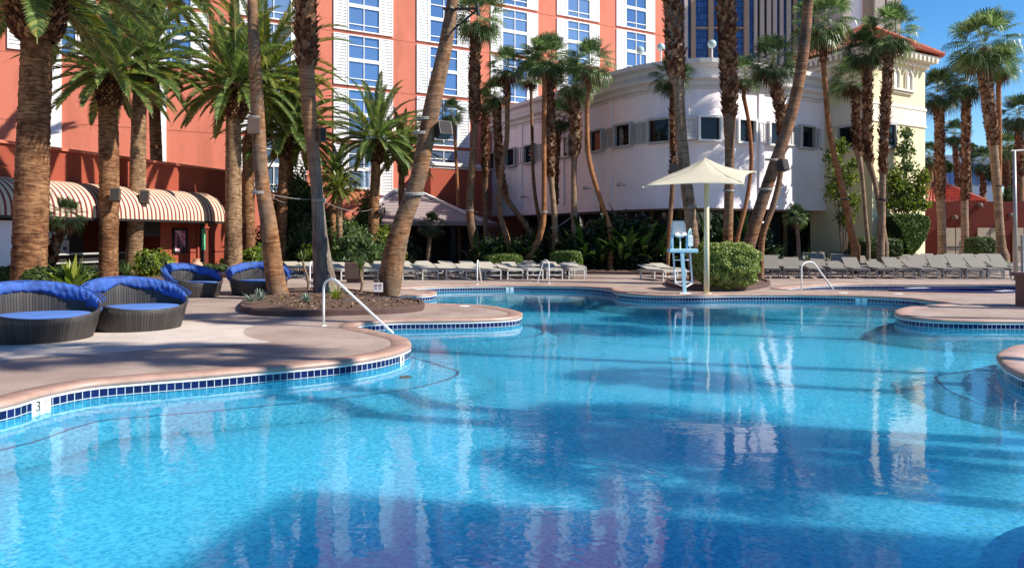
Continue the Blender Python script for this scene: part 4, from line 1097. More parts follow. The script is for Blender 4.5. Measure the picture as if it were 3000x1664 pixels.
def crown_dead(seed, n=8):
    rng = random.Random(seed); b = MB()
    for i in range(n): leaf_fan(b, V(0, 0, .1), i*2.4+rng.uniform(-.5, .5), rng.uniform(-1.4, -.85), rng.uniform(.35, .75), rng.uniform(.5, .8), rng, .9, nseg=16, fold=.9)
    return b
def hide(o): COL.objects.unlink(o); return o
def proto(b, name, ms): o = b.build(name, [MT[m] for m in ms]); hide(o); return o
FEA = [proto(crown_feather(11, n=52, el_lo=-.45), 'cf', ('stem', 'date_leaf')), proto(crown_feather(12, n=60, el_lo=-.35), 'cf', ('stem', 'date_leaf')), proto(crown_feather(13, n=46, el_lo=-.45), 'cf', ('stem', 'date_leaf2'))]
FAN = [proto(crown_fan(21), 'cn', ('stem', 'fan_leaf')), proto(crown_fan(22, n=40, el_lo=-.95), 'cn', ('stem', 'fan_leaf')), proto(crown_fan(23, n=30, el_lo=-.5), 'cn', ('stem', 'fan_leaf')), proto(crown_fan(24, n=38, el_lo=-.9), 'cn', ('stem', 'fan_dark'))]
DEAD = [proto(crown_dead(31), 'cd', ('boot', 'boot')), proto(crown_dead(32, 5), 'cd', ('boot', 'boot')), proto(crown_dead(33, 12), 'cd', ('boot', 'boot'))]
def inst(src, name, parent, loc, rz=0, sc=1, rx=0):
    o = bpy.data.objects.new(name, src.data); COL.objects.link(o); o.parent = parent
    o.location = Vector(loc)-rootloc(parent); o.rotation_euler = (rx, 0, rz); o.scale = (sc, sc, sc) if not hasattr(sc, '__len__') else sc
    return o
def trunk_pts(pl, d, lean=0):
    """pl: [(px,py,width_px)...] from base to top"""
    base = G(pl[0][0], pl[0][1]) if d is None else None
    dd = base.y if d is None else d
    c = catmull([(x, y, w) for x, y, w in pl], 9, False, 2)
    out = [(P(x, y, dd), w/F*dd/2) for x, y, w in c]
    return out, dd
def build_trunk(name, tp, mat, parent, n=14, ring=.07, amp=.035, rough=.03):
    # resample by length, small ring ridges
    pts = [tp[0]]; 
    b = MB(); L_ = 0; seq = []
    for i in range(len(tp)-1):
        a, ra = tp[i]; c, rc = tp[i+1]; l = (c-a).length; k = max(1, int(l/ring))
        for j in range(k): f = j/k; seq.append((a.lerp(c, f), ra+(rc-ra)*f))
    seq.append(tp[-1])
    P_ = []; RR = []
    for i, (p, r) in enumerate(seq):
        P_.append(p); RR.append(r*(1+(amp if i % 2 else -amp)*R.uniform(.3, 1)))
    b.tube(P_, RR, n, jit=rough)
    return b.build(name, MT[mat], parent, smooth=True)
def at_frac(tp, f):
    k = f*(len(tp)-1); i = min(int(k), len(tp)-2); p = tp[i][0].lerp(tp[i+1][0], k-i); r = tp[i][1]+(tp[i+1][1]-tp[i][1])*(k-i)
    t = (tp[i+1][0]-tp[i][0]).normalized(); return p, r, t
def boots(tp, y0, y1, parent, dens=95, size=.13, mat='boot', name='leaf_bases', out=.5):
    """rough leaf stubs between world heights y0..y1"""
    b = MB(); zs = [p.z for p, _ in tp]
    H_ = y1-y0; n = int(H_*dens)
    for i in range(n):
        z = y0+H_*(i+.5)/n; k = 0
        while k < len(zs)-2 and zs[k+1] < z: k += 1
        f = (z-zs[k])/max(zs[k+1]-zs[k], 1e-5); f = min(max(f, 0), 1.3)
        p = tp[k][0].lerp(tp[k+1][0], f); r = tp[k][1]+(tp[k+1][1]-tp[k][1])*f
        a = R.uniform(0, 2*pi); o = V(cos(a), sin(a), 0); s = V(-sin(a), cos(a), 0); sz = size*R.uniform(.6, 1.25)
        q = p+o*r*.86; up_ = V(0, 0, 1); w = sz*.55
        tip = q+(o*out*R.uniform(.5, 1.3)+up_*R.uniform(.5, 1.1)+s*R.uniform(-.3, .3))*sz
        b.add([q-s*w-up_*sz*.3, q+s*w-up_*sz*.3, tip+s*w*.45, tip-s*w*.45, q+o*sz*.10+up_*0], [(0, 1, 2, 3), (0, 4, 1), (3, 2, 4)])
    return b.build(name, MT[mat], parent)
def pineapple(c, rx, h, parent, seed=0):
    b = MB(); prof = [(rx*.62, -h), (rx*.85, -h*.85), (rx*.97, -h*.5), (rx, -h*.15), (rx*.9, .1), (rx*.5, .35)]
    b.lathe(c, [(r*.88, z) for r, z in prof], 20); core = b.build('core', MT['dark_core'], parent)
    b = MB(); rows = int(h/.105)+3
    for i in range(rows):
        z = -h*.97+i*.105; f = (z+h)/(h+.35)
        for q in range(len(prof)-1):
            if prof[q][1] <= z <= prof[q+1][1]: break
        r = prof[q][0]+(prof[q+1][0]-prof[q][0])*(z-prof[q][1])/(prof[q+1][1]-prof[q][1]); n = int(2*pi*rx/.15)
        for j in range(n):
            a = 2*pi*(j+(i % 2)*.5)/n+R.uniform(-.03, .03); o = V(cos(a), sin(a), 0); s = V(-sin(a), cos(a), 0); w = .062; p = c+o*r*.86+V(0, 0, z)
            e = p+o*(.085+R.uniform(-.02, .05))+V(0, 0, .07)
            b.add([p-s*w-V(0, 0, .04), p+s*w-V(0, 0, .04), e+s*w*.75-V(0, 0, .022), e-s*w*.75-V(0, 0, .022), e+s*w*.45+V(0, 0, .03), e-s*w*.45+V(0, 0, .03)],
                  [(0, 1, 2, 3), (3, 2, 4, 5), (0, 3, 5), (1, 4, 2), (5, 4, 1, 0)])
    b.build('frond_stubs', MT['pine'], core)
GD = 'date palms along the bar and pavilion'
def date_palm(pl, d, crown_c, crown_r, label, v=0, pine=True, bark='bark_date', rz=0, pr=None, sc=None):
    tp, dd = trunk_pts(pl, d)
    base = tp[0][0]; base0 = V(base.x, base.y, 0)
    if base.z > .05: tp = [(V(base.x, base.y, 0), tp[0][1]*1.03)]+tp
    t = thing('date_palm', label, 'palm tree', base0, GD)
    c = P(crown_c[0], crown_c[1], dd)
    tp2 = tp+[(V(c.x, c.y, c.z-.1), tp[-1][1]*.9)] if c.z-.1 > tp[-1][0].z else tp
    build_trunk('trunk', tp2, bark, t, n=20, ring=.075, amp=.028, rough=.03)
    if pine: boots(tp2, .1, c.z-.6, t, dens=150*tp[0][1]*2, size=.075, mat='boot_d', name='bark_scales', out=.35)
    s_ = crown_r/F*dd/3.3 if sc is None else sc
    if pine: pineapple(c-V(0, 0, .15), (pr or tp[-1][1]*1.5), .95*max(s_, .75), t)
    inst(FEA[v], 'crown', t, c, rz, s_)
    return t
MT['boot_d'] = M_leaf('bark_scale', (.07, .032, .015), (.22, .11, .05), (.42, .25, .13), trans=0, rough=.9, spec=.1)
date_palm([(84, 868, 104), (86, 780, 94), (92, 600, 92), (98, 400, 86), (104, 250, 84), (106, 140, 80)], 22.0, (108, -25), 420, 'huge date palm with thick brown trunk and pineapple top behind the first daybed', 1, rz=.4, pr=.80, sc=1.35)
date_palm([(318, 835, 56), (318, 760, 52), (320, 560, 54), (318, 400, 54), (314, 300, 48)], 28.0, (320, 232), 175, 'date palm with speaker box, trunk rising behind the second daybed', 0, rz=1.3, sc=1.0)
date_palm([(390, 830, 50), (392, 760, 46), (402, 560, 45), (406, 400, 42), (408, 310, 40)], 30.5, (416, 200), 190, 'slender pale date palm with speaker box right of the open bar counter'.replace('right of', 'at the end of'), 1, bark='bark_date2', rz=2.5, sc=1.05)
date_palm([(682, 818, 60), (683, 760, 52), (684, 560, 46), (684, 420, 44), (684, 330, 42)], 33.5, (690, 262), 215, 'date palm with stout trunk rising behind the gap between the two far daybeds', 0, bark='bark_date2', rz=.2, sc=1.22)
date_palm([(731, 812, 38), (730, 700, 34), (728, 560, 34), (727, 420, 32)], 35.5, (775, 235), 260, 'date palm half hidden behind the trunk with the grey box', 2, pine=False, rz=3.9, sc=1.3)
date_palm([(826, 812, 30), (826, 700, 29), (829, 560, 29), (832, 480, 28)], 37.0, (834, 395), 190, 'date palm of the close pair between the two leaning foreground trunks'.replace('foreground', 'big'), 1, rz=.9, sc=1.15)
date_palm([(850, 808, 20), (851, 700, 19), (850, 560, 19), (850, 480, 18)], 38.2, (880, 420), 150, 'thinner date palm of the close pair, speaker box on its side', 2, pine=False, rz=2.2, sc=.85)
date_palm([(1092, 812, 36), (1093, 700, 34), (1096, 600, 31), (1100, 530, 28)], 38.0, (1102, 418), 125, 'date palm with round dark neck in front of the pavilion roof', 0, rz=5.1, sc=.98)
date_palm([(1178, 800, 22), (1177, 650, 19), (1176, 540, 18)], 41.0, (1180, 462), 130, 'shaded date palm hidden behind the leaning speaker palm', 1, rz=4.1, sc=.78)
date_palm([(972, 790, 18), (974, 700, 17), (976, 620, 17), (980, 575, 16)], 37.0, (985, 520), 70, 'small date palm between the grey trunk and the pavilion roof', 0, pine=False, rz=1.1, sc=.55)
date_palm([(998, 790, 17), (996, 700, 17), (994, 620, 16)], 36.0, (996, 560), 60, 'young textured date palm trunk among shrubs behind the yucca', 2, pine=False, bark='bark_date2', rz=.5, sc=.4)
date_palm([(470, 815, 36), (462, 560, 34), (452, 300, 32), (446, 60, 30)], 34.5, (448, -25), 220, 'date palm with its dark crown at the top edge over the awning', 1, pine=True, rz=2.0, sc=1.2)

GFN = 'fan palms around the pool'
def fan_palm(pl, d, crown_c, crown_r, label, v=0, bark='bark_brown', boot=None, rz=0, n=14, flare=1.0, group=GFN, flat=1.0):
    tp, dd = trunk_pts(pl, d)
    base = tp[0][0]
    if base.z > .03: tp = [(V(base.x, base.y, 0), tp[0][1]*1.05*flare)]+tp
    t = thing('fan_palm', label, 'palm tree', V(base.x, base.y, 0), group)
    c = P(crown_c[0], crown_c[1], dd) if crown_c else None
    tp2 = tp
    if c is not None and c.z-.05 > tp[-1][0].z: tp2 = tp+[(V(c.x, c.y, c.z-.05), tp[-1][1]*.85)]
    build_trunk('trunk', tp2, bark, t, n=n, ring=.09, amp=.018, rough=.02)
    if boot:
        z0_, z1_ = Z(boot[0], dd), Z(boot[1], dd); r_ = tp[-1][1]
        boots(tp2, z0_, z1_, t, dens=min(190, 620*r_+15), size=.17 if dd < 30 else .16, out=.75)
    if c is not None:
        s_ = crown_r/F*dd/1.42
        s_ *= .96; inst(FAN[v], 'crown', t, c, rz, (s_, s_, s_*flat)); inst(DEAD[(v+int(abs(crown_c[0])))%3], 'dead_fronds', t, c, rz*1.7, s_*.9)
    return t
# foreground
def T(px, py, dd): return (px, py, dd)
fan_palm([(818, 868, 62), (812, 848, 58), (800, 770, 54), (788, 662, 48), (771, 560, 42), (763, 480, 40), (756, 360, 40), (748, 200, 36), (741, 60, 30), (738, -60, 28), (736, -330, 26)], 20.8, (735, -350), 185, 'tall bare brown palm trunk with a grey box, standing in the kidney island bed', 1, boot=(-250, -330), n=22)
fan_palm([(958, 862, 84), (954, 840, 72), (946, 780, 58), (938, 700, 45), (930, 580, 35), (920, 470, 36), (906, 330, 42), (898, 190, 48), (898, 180, 54), (897, 90, 58), (895, -60, 58), (893, -330, 54)], 21.6, (893, -355), 185, 'palm with grey flared base and shaggy upper trunk in the kidney island bed', 0, bark='bark_greymix', boot=(200, -330), n=22)
fan_palm([(1140, 874, 52), (1142, 850, 62), (1149, 780, 68), (1176, 662, 56), (1220, 542, 49), (1246, 421, 49), (1269, 301, 49), (1306, 130, 41), (1326, 0, 33), (1345, -150, 30), (1370, -330, 28)], 20.4, (1372, -350), 185, 'thick leaning palm trunk with black loudspeaker and white sign at its foot', 1, boot=(-260, -330), n=22)
# group on the far deck
fan_palm([(1412, 786, 40), (1408, 770, 36), (1385, 680, 28), (1377, 600, 24), (1383, 500, 22), (1390, 373, 20), (1391, 340, 30), (1391, 200, 32), (1395, 110, 26)], 38.5, (1402, 62), 88, 'tallest fan palm of the mid group, its foot kicked out beside the long hedge', 1, boot=(365, 100), rz=.3)
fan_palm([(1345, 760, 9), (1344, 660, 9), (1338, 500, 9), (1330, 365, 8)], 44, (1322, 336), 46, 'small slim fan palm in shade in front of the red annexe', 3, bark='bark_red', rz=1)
fan_palm([(1568, 725, 16), (1540, 660, 16), (1490, 590, 16), (1468, 525, 20), (1461, 450, 20), (1455, 320, 20)], 39.5, (1450, 285), 56, 'shaggy fan palm that bends away low down behind the first hedge', 0, boot=(570, 310), rz=2)
fan_palm([(1494, 752, 20), (1486, 700, 17), (1467, 640, 15), (1464, 560, 15), (1472, 480, 15), (1484, 420, 15), (1486, 340, 14), (1486, 255, 17)], 38.2, (1486, 205), 68, 'S-curved slim fan palm rising from the long hedge', 2, bark='bark_brown', boot=(300, 240), rz=.7)
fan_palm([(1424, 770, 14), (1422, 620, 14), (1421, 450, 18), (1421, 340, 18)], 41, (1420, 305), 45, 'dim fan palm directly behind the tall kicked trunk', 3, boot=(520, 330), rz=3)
fan_palm([(1582, 650, 12), (1570, 590, 11), (1562, 511, 10), (1559, 385, 9), (1556, 270, 9)], 43, (1552, 232), 52, 'very thin fan palm standing close to the lavender wall', 2, bark='bark_brown', rz=1.7)
fan_palm([(1538, 785, 24), (1546, 760, 22), (1572, 715, 20), (1590, 660, 17), (1593, 632, 15), (1594, 541, 14), (1594, 361, 14), (1596, 240, 15)], 37.5, (1588, 180), 72, 'smooth reddish fan palm curving up from between the two clipped hedges', 1, bark='bark_red', rz=4)
fan_palm([(1629, 760, 20), (1628, 734, 19), (1625, 638, 18), (1616, 541, 17), (1612, 500, 25), (1611, 400, 26), (1609, 250, 24)], 38.0, (1612, 180), 78, 'fan palm with long shaggy neck, roped to its neighbour above the block hedge', 0, bark='bark_tan', boot=(520, 235), rz=5)
fan_palm([(1686, 760, 21), (1685, 731, 20), (1682, 626, 18), (1682, 470, 19), (1685, 440, 30), (1685, 300, 28)], 38.3, (1686, 250), 74, 'fan palm with thick shaggy neck at the edge of the block hedge', 1, bark='bark_tan', boot=(460, 285), rz=2.4)
fan_palm([(1788, 670, 16), (1778, 640, 14), (1745, 542, 14), (1724, 457, 14), (1720, 301, 13)], 36.5, (1732, 200), 84, 'smooth red fan palm that sweeps sideways over the dark planting', 0, bark='bark_red', rz=3.3)
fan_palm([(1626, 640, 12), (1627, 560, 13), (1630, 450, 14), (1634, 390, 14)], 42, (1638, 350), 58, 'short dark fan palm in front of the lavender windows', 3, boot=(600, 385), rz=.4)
fan_palm([(1955, 790, 10), (1957, 760, 11), (1962, 662, 13), (1970, 542, 14), (1972, 420, 12), (1970, 285, 13)], 33, (1968, 235), 66, 'slim fan palm hidden behind the big trunk at the lifeguard chair', 3, boot=(520, 275), rz=1.9)
fan_palm([(2044, 800, 50), (2034, 740, 44), (2024, 640, 37), (2006, 500, 35), (1992, 340, 33), (1987, 245, 34), (1982, 225, 46), (1975, 100, 50), (1970, -60, 52), (1966, -300, 50)], 27.5, (1966, -330), 110, 'big fan palm trunk with shaggy top, pale middle and speaker behind the lifeguard chair', 0, bark='bark_tan', boot=(235, -300), rz=1, n=18)
fan_palm([(2133, 800, 32), (2132, 710, 29), (2136, 560, 27), (2137, 420, 28), (2137, 330, 38), (2134, 200, 44), (2129, 60, 48), (2126, -60, 48), (2124, -300, 46)], 27.2, (2124, -330), 110, 'upright fan palm with long frayed upper trunk behind the round bush', 1, boot=(345, -300), rz=2, n=18)
fan_palm([(2152, 760, 14), (2162, 692, 13), (2187, 590, 12), (2201, 481, 12), (2194, 361, 11), (2178, 283, 12)], 33, (2184, 228), 62, 'slender curving fan palm against the sunlit lavender wall', 0, bark='bark_red', rz=3)
fan_palm([(2228, 822, 22), (2228, 790, 20), (2235, 690, 17), (2265, 602, 17), (2285, 518, 16), (2293, 430, 18), (2291, 361, 26), (2272, 250, 28)], 29.3, (2264, 190), 82, 'dark crowned fan palm whose thin trunk meets the deck by the loungers', 3, boot=(450, 240), rz=4.4)
fan_palm([(2170, 800, 44), (2193, 722, 37), (2229, 602, 35), (2270, 481, 34), (2311, 361, 33), (2340, 241, 32), (2358, 120, 30), (2368, 0, 28), (2374, -120, 27), (2376, -300, 25)], 26.3, (2376, -330), 110, 'thick leaning brown palm trunk with speaker crossing in front of the lavender building', 0, bark='bark_brown2', boot=(-230, -310), rz=.5, n=18)
fan_palm([(2506, 725, 26), (2498, 700, 22), (2482, 614, 19), (2458, 512, 17), (2431, 391, 15), (2419, 271, 15), (2411, 165, 16), (2410, 140, 24)], 34.5, (2414, 78), 98, 'tall curved fan palm in front of the corner between lavender and yellow walls', 1, bark='bark_red', boot=(185, 120), rz=5.5)
fan_palm([(2544, 720, 12), (2537, 650, 11), (2526, 520, 11), (2514, 440, 19), (2506, 290, 20)], 36.5, (2494, 245), 76, 'lower fan palm of the trio before the yellow tower', 2, boot=(455, 280), rz=1.5, bark='bark_tan')
fan_palm([(2594, 720, 17), (2582, 640, 15), (2560, 524, 14), (2545, 470, 21), (2543, 200, 21)], 35, (2530, 160), 70, 'middle fan palm of the trio before the yellow tower', 3, boot=(480, 190), rz=2.6, bark='bark_tan')
fan_palm([(2580, 720, 22), (2583, 690, 20), (2586, 520, 18), (2590, 400, 24), (2598, 250, 24), (2605, 150, 22)], 34, (2608, 105), 88, 'tallest fan palm of the trio, crown against the red tiled eave', 1, boot=(510, 140), rz=3.8, bark='bark_tan')
fan_palm([(2760, 740, 24), (2758, 640, 22), (2754, 570, 24), (2752, 345, 24)], 46, (2746, 282), 78, 'fan palm nearest the yellow tower against the sky', 3, boot=(590, 330), rz=.9, bark='bark_tan')
fan_palm([(2828, 740, 22), (2826, 600, 20), (2829, 500, 22), (2830, 300, 22)], 48, (2830, 250), 76, 'middle fan palm with brown hanging skirt against the sky', 3, boot=(590, 270), rz=2.2, bark='bark_tan')
fan_palm([(2940, 750, 32), (2935, 730, 26), (2920, 542, 24), (2911, 440, 25), (2903, 361, 34), (2882, 205, 32)], 43, (2884, 140), 108, 'big full fan palm with leaning shaggy trunk behind the loungers', 1, boot=(430, 195), rz=4.9, bark='bark_tan')
fan_palm([(2926, 700, 13), (2928, 480, 13), (2928, 391, 13), (2925, 259, 14)], 45, (2932, 200), 68, 'slim reddish fan palm close behind the big full one', 0, bark='bark_red', rz=1.2)
fan_palm([(2806, 600, 14), (2806, 540, 14), (2798, 430, 13)], 66, (2796, 398), 46, 'distant fan palm low over the tiled hut, beside the brown skirted palm', 3, boot=(540, 420), rz=.2)
fan_palm([(2880, 610, 14), (2880, 560, 14), (2880, 500, 13)], 70, (2880, 482), 52, 'small distant fan palm before the pale blue building', 3, boot=(575, 495), rz=.8)
fan_palm([(2732, 600, 12), (2730, 540, 12), (2724, 480, 12)], 72, (2722, 462), 44, 'distant dark fan palm at the corner of the yellow tower', 3, rz=2.8)
fan_palm([(2990, 700, 22), (2988, 560, 22), (2986, 380, 20)], 55, (2986, 345), 66, 'fan palm at the edge of the picture behind the tall grey post', 3, boot=(520, 370), rz=3.8)
fan_palm([(2954, 680, 16), (2952, 560, 16), (2950, 460, 15)], 60, (2950, 440), 50, 'low fan palm between the big full palm and the edge', 0, boot=(560, 455), rz=4.8)
# young fan palm at the bar
fan_palm([(132, 850, 24), (138, 806, 22), (155, 740, 20), (180, 672, 17), (190, 652, 15)], 22.8, (196, 640), 60, 'young leaning fan palm with bright green leaves beside the huge date palm', 2, boot=(830, 650), rz=.8, bark='bark_tan')
fan_palm([(2342, 800, 12), (2338, 700, 11), (2334, 660, 10)], 36.0, (2332, 640), 42, 'short bright fan palm under the overhang behind the loungers', 2, rz=.3, bark='bark_tan')
fan_palm([(1250, 790, 12), (1256, 730, 12), (1262, 690, 12)], 39.5, (1265, 665), 42, 'low dark fan palm in the shade under the pavilion eave', 3, rz=2.3, bark='bark_tan')

# palms standing beside the near water, whose shade falls across it
for x, y, h, r_, lab in ((15.9, 4.1, 10.6, 1.5, 'tall fan palm hugging the wall of the poolside block'), (10.4, 4.6, 7.0, 1.5, 'short fan palm at the bend of the near pool edge'), (11.5, 6.5, 13.6, 1.5, 'highest fan palm on the spit'), (8.7, 6.6, 13.2, 1.6, 'tall fan palm on the spit beside the near water'), (12.6, 10.7, 15.6, 1.5, 'fan palm by the bend of the pool edge'), (11.2, 9.4, 6.9, 1.3, 'low fan palm at the pool corner'),
                      (15.4, 4.9, 11.3, 1.6, 'tall fan palm next to the poolside block'), (16.5, 14.0, 12.0, 1.6, 'tall fan palm on the open deck past the spit'), (15.5, 17.0, 9.0, 1.7, 'fan palm next to the narrow inlet'),
                      (20.5, 16.5, 12.5, 1.7, 'fan palm by the spa')):
    t = thing('fan_palm', lab, 'palm tree', (x, y, 0), 'fan palms beside the near water')
    tp = [(V(x+.25*sin(k*.5)*.6, y+.1*sin(k*.8), h*k/10), .19-.006*k) for k in range(11)]
    tp[0] = (V(x, y, 0), .24)
    build_trunk('trunk', tp, 'bark_tan', t, n=10, ring=.3); inst(FAN[2], 'crown', t, tp[-1][0], R.uniform(0, 6), r_*.85/1.42)

# ---------------------------------------------------------------- leaf masses
def leaf_quad(b, p, nrm, s, rng, asp=1.7, ml=0):
    a = V(rng.uniform(-1, 1), rng.uniform(-1, 1), rng.uniform(-1, 1)); u = nrm.cross(a)
    if u.length < 1e-3: return
    u.normalize(); v = nrm.cross(u); u = u*s*asp*.5; v = v*s*.5
    b.add([p-u, p+v*.9, p+u, p-v*.9], [(0, 1, 2, 3)], ml)
def rnd(rng): 
    while True:
        v = V(rng.uniform(-1, 1), rng.uniform(-1, 1), rng.uniform(-1, 1))
        if .05 < v.length < 1: return v.normalized()
def blob_points(rng, c, rx, ry, rz, n, lump=.22, depth=.3, seed=0, box=False, freq=1.6):
    out = []
    for i in range(n):
        d = rnd(rng)
        if box:
            e = 2.9 if box == 'soft' else 5.0
            k = (abs(d.x)**e+abs(d.y)**e+abs(d.z)**e)**(-1/e)
        else: k = 1
        l = 1+lump*mnoise.noise(V(d.x*freq+seed, d.y*freq, d.z*freq)*1.3)*1.6
        r = k*l*(1-depth*rng.random()**2)
        out.append((V(c.x+d.x*rx*r, c.y+d.y*ry*r, c.z+d.z*rz*r), d))
    return out
def bush(name, label, cat, c, r, mat, n, ls, group=None, box=False, lump=.2, core='dark_leafcore', zmin=.0, depth=.3, stem=False, seed=1, freq=1.6):
    rng = random.Random(seed*13+5); c = Vector(c); base = V(c.x, c.y, 0)
    t = thing(name, label, cat, base, group); b = MB()
    for p, d in blob_points(rng, c, r[0], r[1], r[2], n, lump, depth, seed, box, freq):
        if p.z < zmin: continue
        leaf_quad(b, p, (d+rnd(rng)*.9).normalized(), ls*rng.uniform(.7, 1.3), rng)
    b.build('foliage', MT[mat], t)
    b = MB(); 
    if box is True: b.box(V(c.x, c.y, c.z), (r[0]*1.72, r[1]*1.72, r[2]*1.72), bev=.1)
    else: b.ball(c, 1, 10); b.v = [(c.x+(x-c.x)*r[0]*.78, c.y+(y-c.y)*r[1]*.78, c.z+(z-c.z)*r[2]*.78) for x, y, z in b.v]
    b.build('inner_core', MT['leafcore'], t)  # solid dark green core filling the leaf shell
    return t
MT['airy'] = M_leaf('airy_leaf', (.04, .075, .012), (.11, .15, .025), (.26, .29, .06), trans=.4, rough=.5)
MT['litter'] = M_leaf('dry_litter', (.04, .02, .012), (.16, .09, .05), (.34, .24, .15), trans=.05, rough=.9, spec=.1)
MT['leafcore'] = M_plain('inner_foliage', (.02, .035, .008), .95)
c_ = G(2128, 838); c_ = V(X(2128, 24.3), 24.3, .74)
bush('round_bush', 'large round clipped bush with pale green leaves beside the umbrella pole', 'bush', (c_.x, c_.y, .78), (.96, .95, .72), 'bush', 19000, .05, lump=.10, seed=3, box='soft', depth=.14, freq=2.6)
def boxhedge(px0, px1, py0, py1, d, dep, label, mat='hedge', n=9000, ls=.06, seed=1, name='hedge'):
    x0, x1 = X(px0, d), X(px1, d); z1 = Z(py0, d); z0 = max(0, Z(py1, d)) if py1 < 760 else 0
    return bush(name, label, 'hedge', ((x0+x1)/2, d+dep/2, (z0+z1)/2), ((x1-x0)/2/1.0, dep/2, (z1-z0)/2), mat, n, ls, box=True, lump=.04, seed=seed, depth=.06, group=None)
boxhedge(1420, 1532, 746, 790, 34.4, 1.5, 'low clipped hedge, longer of the pair behind the cream loungers', n=9000, seed=2)
boxhedge(1614, 1708, 736, 790, 34.4, 1.6, 'tall block shaped clipped hedge under the roped palm pair', n=9000, seed=5)
boxhedge(2512, 2655, 698, 755, 36.6, 1.3, 'long dark clipped hedge in front of the yellow tower', 'hedge_dark', n=9000, seed=6)
boxhedge(2862, 2925, 695, 760, 42, 1.4, 'small dark clipped hedge at the foot of the big full palm', 'hedge_dark', n=5000, seed=7)
# leaning wedge of climbing green
def vine():
    rng = random.Random(5); d = 37.5; t = thing('climbing_hedge', 'tall wedge shaped ivy hedge curling over beside the dark hedge', 'hedge', (X(2680, d), d+1, 0)); b = MB()
    prof = [(752, 2658, 2668), (730, 2660, 2690), (700, 2652, 2712), (670, 2640, 2722), (645, 2620, 2726), (634, 2610, 2715), (628, 2625, 2695)]
    for i in range(11000):
        y = rng.uniform(628, 752)
        for k in range(len(prof)-1):
            if prof[k+1][0] <= y <= prof[k][0]: break
        f = (prof[k][0]-y)/(prof[k][0]-prof[k+1][0]); a_ = prof[k][1]+(prof[k+1][1]-prof[k][1])*f; e_ = prof[k][2]+(prof[k+1][2]-prof[k][2])*f
        u = rng.random(); side = rng.random()
        if side < .6: px, dd = a_+(e_-a_)*u, d+rng.uniform(0, .1)
        elif side < .85: px, dd = e_-rng.uniform(0, 3), d+u*2.2
        else: px, dd = a_+(e_-a_)*u, d+rng.uniform(0, 2.2); y = min(y, 636)
        p = P(px, y, d); p.y = dd; leaf_quad(b, p, (V(.3, -1, .2)+rnd(rng)*.9).normalized(), .075*rng.uniform(.7, 1.3), rng)
    b.build('foliage', MT['hedge'], t)
    b = MB()
    for k in range(len(prof)-1):
        y0, a0, e0 = prof[k]; y1, a1, e1 = prof[k+1]
        A = [P(a0+2, y0, d+.1), P(e0-3, y0, d+.1), P(e1-3, y1, d+.1), P(a1+2, y1, d+.1)]; B = [p+V(0, 2, 0) for p in A]
        b.add(A+B, [(0, 1, 2, 3), (1, 5, 6, 2), (4, 0, 3, 7), (7, 6, 5, 4)])
    b.build('inner_core', MT['leafcore'], t)  # dark filler body behind the ivy leaves
vine()
def spiky(name, label, cat, base, n, ln, w, mat, el=(.2, 1.3), droop=.35, group=None, seed=0, trunk=None, segs=4, fold=False, pod=None):
    """rosette of strap leaves"""
    rng = random.Random(seed*7+1); base = Vector(base); b = MB(); o0 = base.copy()
    t = None; head = base.copy()
    if trunk:
        t = thing(name, label, cat, base, group); tb_ = MB(); k = 6
        pts = [base+V(sin(i*.9)*.04*i*.3+trunk[2]*i/k, 0, trunk[0]*i/k) for i in range(k+1)]; tb_.tube(pts, [trunk[1]*(1.1-.3*i/k) for i in range(k+1)], 8, jit=.08); tb_.build('trunk', MT['bark_tan'], t, smooth=True); head = pts[-1]
    for i in range(n):
        e = el[1]-(el[1]-el[0])*((i+.5)/n)+rng.uniform(-.12, .12); az = i*2.39996+rng.uniform(-.3, .3); l = ln*rng.uniform(.75, 1.15)
        d = V(cos(e)*cos(az), cos(e)*sin(az), sin(e)); s = V(-sin(az), cos(az), 0); vs = []; p = head.copy()
        for j in range(segs+1):
            f = j/segs; ww = w*(.55+.9*f-1.45*f*f) if not fold else w*sin(pi*min(f*.92+.08, 1))
            vs += [p-s*max(ww, .001), p+s*max(ww, .001)]; p = p+(d+V(0, 0, -droop*f*1.5)).normalized()*(l/segs)
        b.add(vs, [(2*j, 2*j+1, 2*j+3, 2*j+2) for j in range(segs)])
    if t is None: return tag(b.build(name, MT[mat], origin=base), label, cat, group)
    b.build('leaves', MT[mat], t); return t
# plants on the island bed
spiky('yucca', 'spiky yucca with thin trunk standing in the island bed beside the leaning speaker palm', 'plant', G(1056, 868), 70, .52, .016, 'mid', (-.4, 1.4), .12, trunk=(.78, .045, .06), seed=3)
spiky('yucca', 'spindly yucca on a bare stem between the box trunk and the grey flared trunk', 'plant', G(905, 862), 40, .38, .013, 'mid', (0, 1.4), .1, trunk=(1.0, .04, -.12), seed=4)
spiky('spider_plant', 'yellow green tuft of grass-like leaves at the middle of the island bed', 'plant', G(984, 893)+V(0, 0, .14), 90, .42, .013, 'bright', (.15, 1.4), .5, seed=5)
spiky('agave', 'blue green rosette at the front kerb of the island bed', 'plant', G(898, 903)+V(0, 0, .12), 60, .26, .018, 'agave', (.1, 1.4), .1, seed=6)
spiky('aloe', 'pale grey green aloe at the curved end of the island bed', 'plant', G(762, 893)+V(0, 0, .12), 60, .30, .02, 'agave', (.0, 1.2), .05, seed=7)
spiky('aloe', 'flat grey green aloe spreading over the kerb end of the island bed', 'plant', G(735, 903)+V(0, 0, .16), 50, .28, .02, 'agave', (.0, .9), .05, seed=8)
spiky('seedling', 'small seedling in the mulch near the aloes', 'plant', G(827, 898)+V(0, 0, .12), 12, .14, .012, 'bright', (.3, 1.3), .2, seed=9)
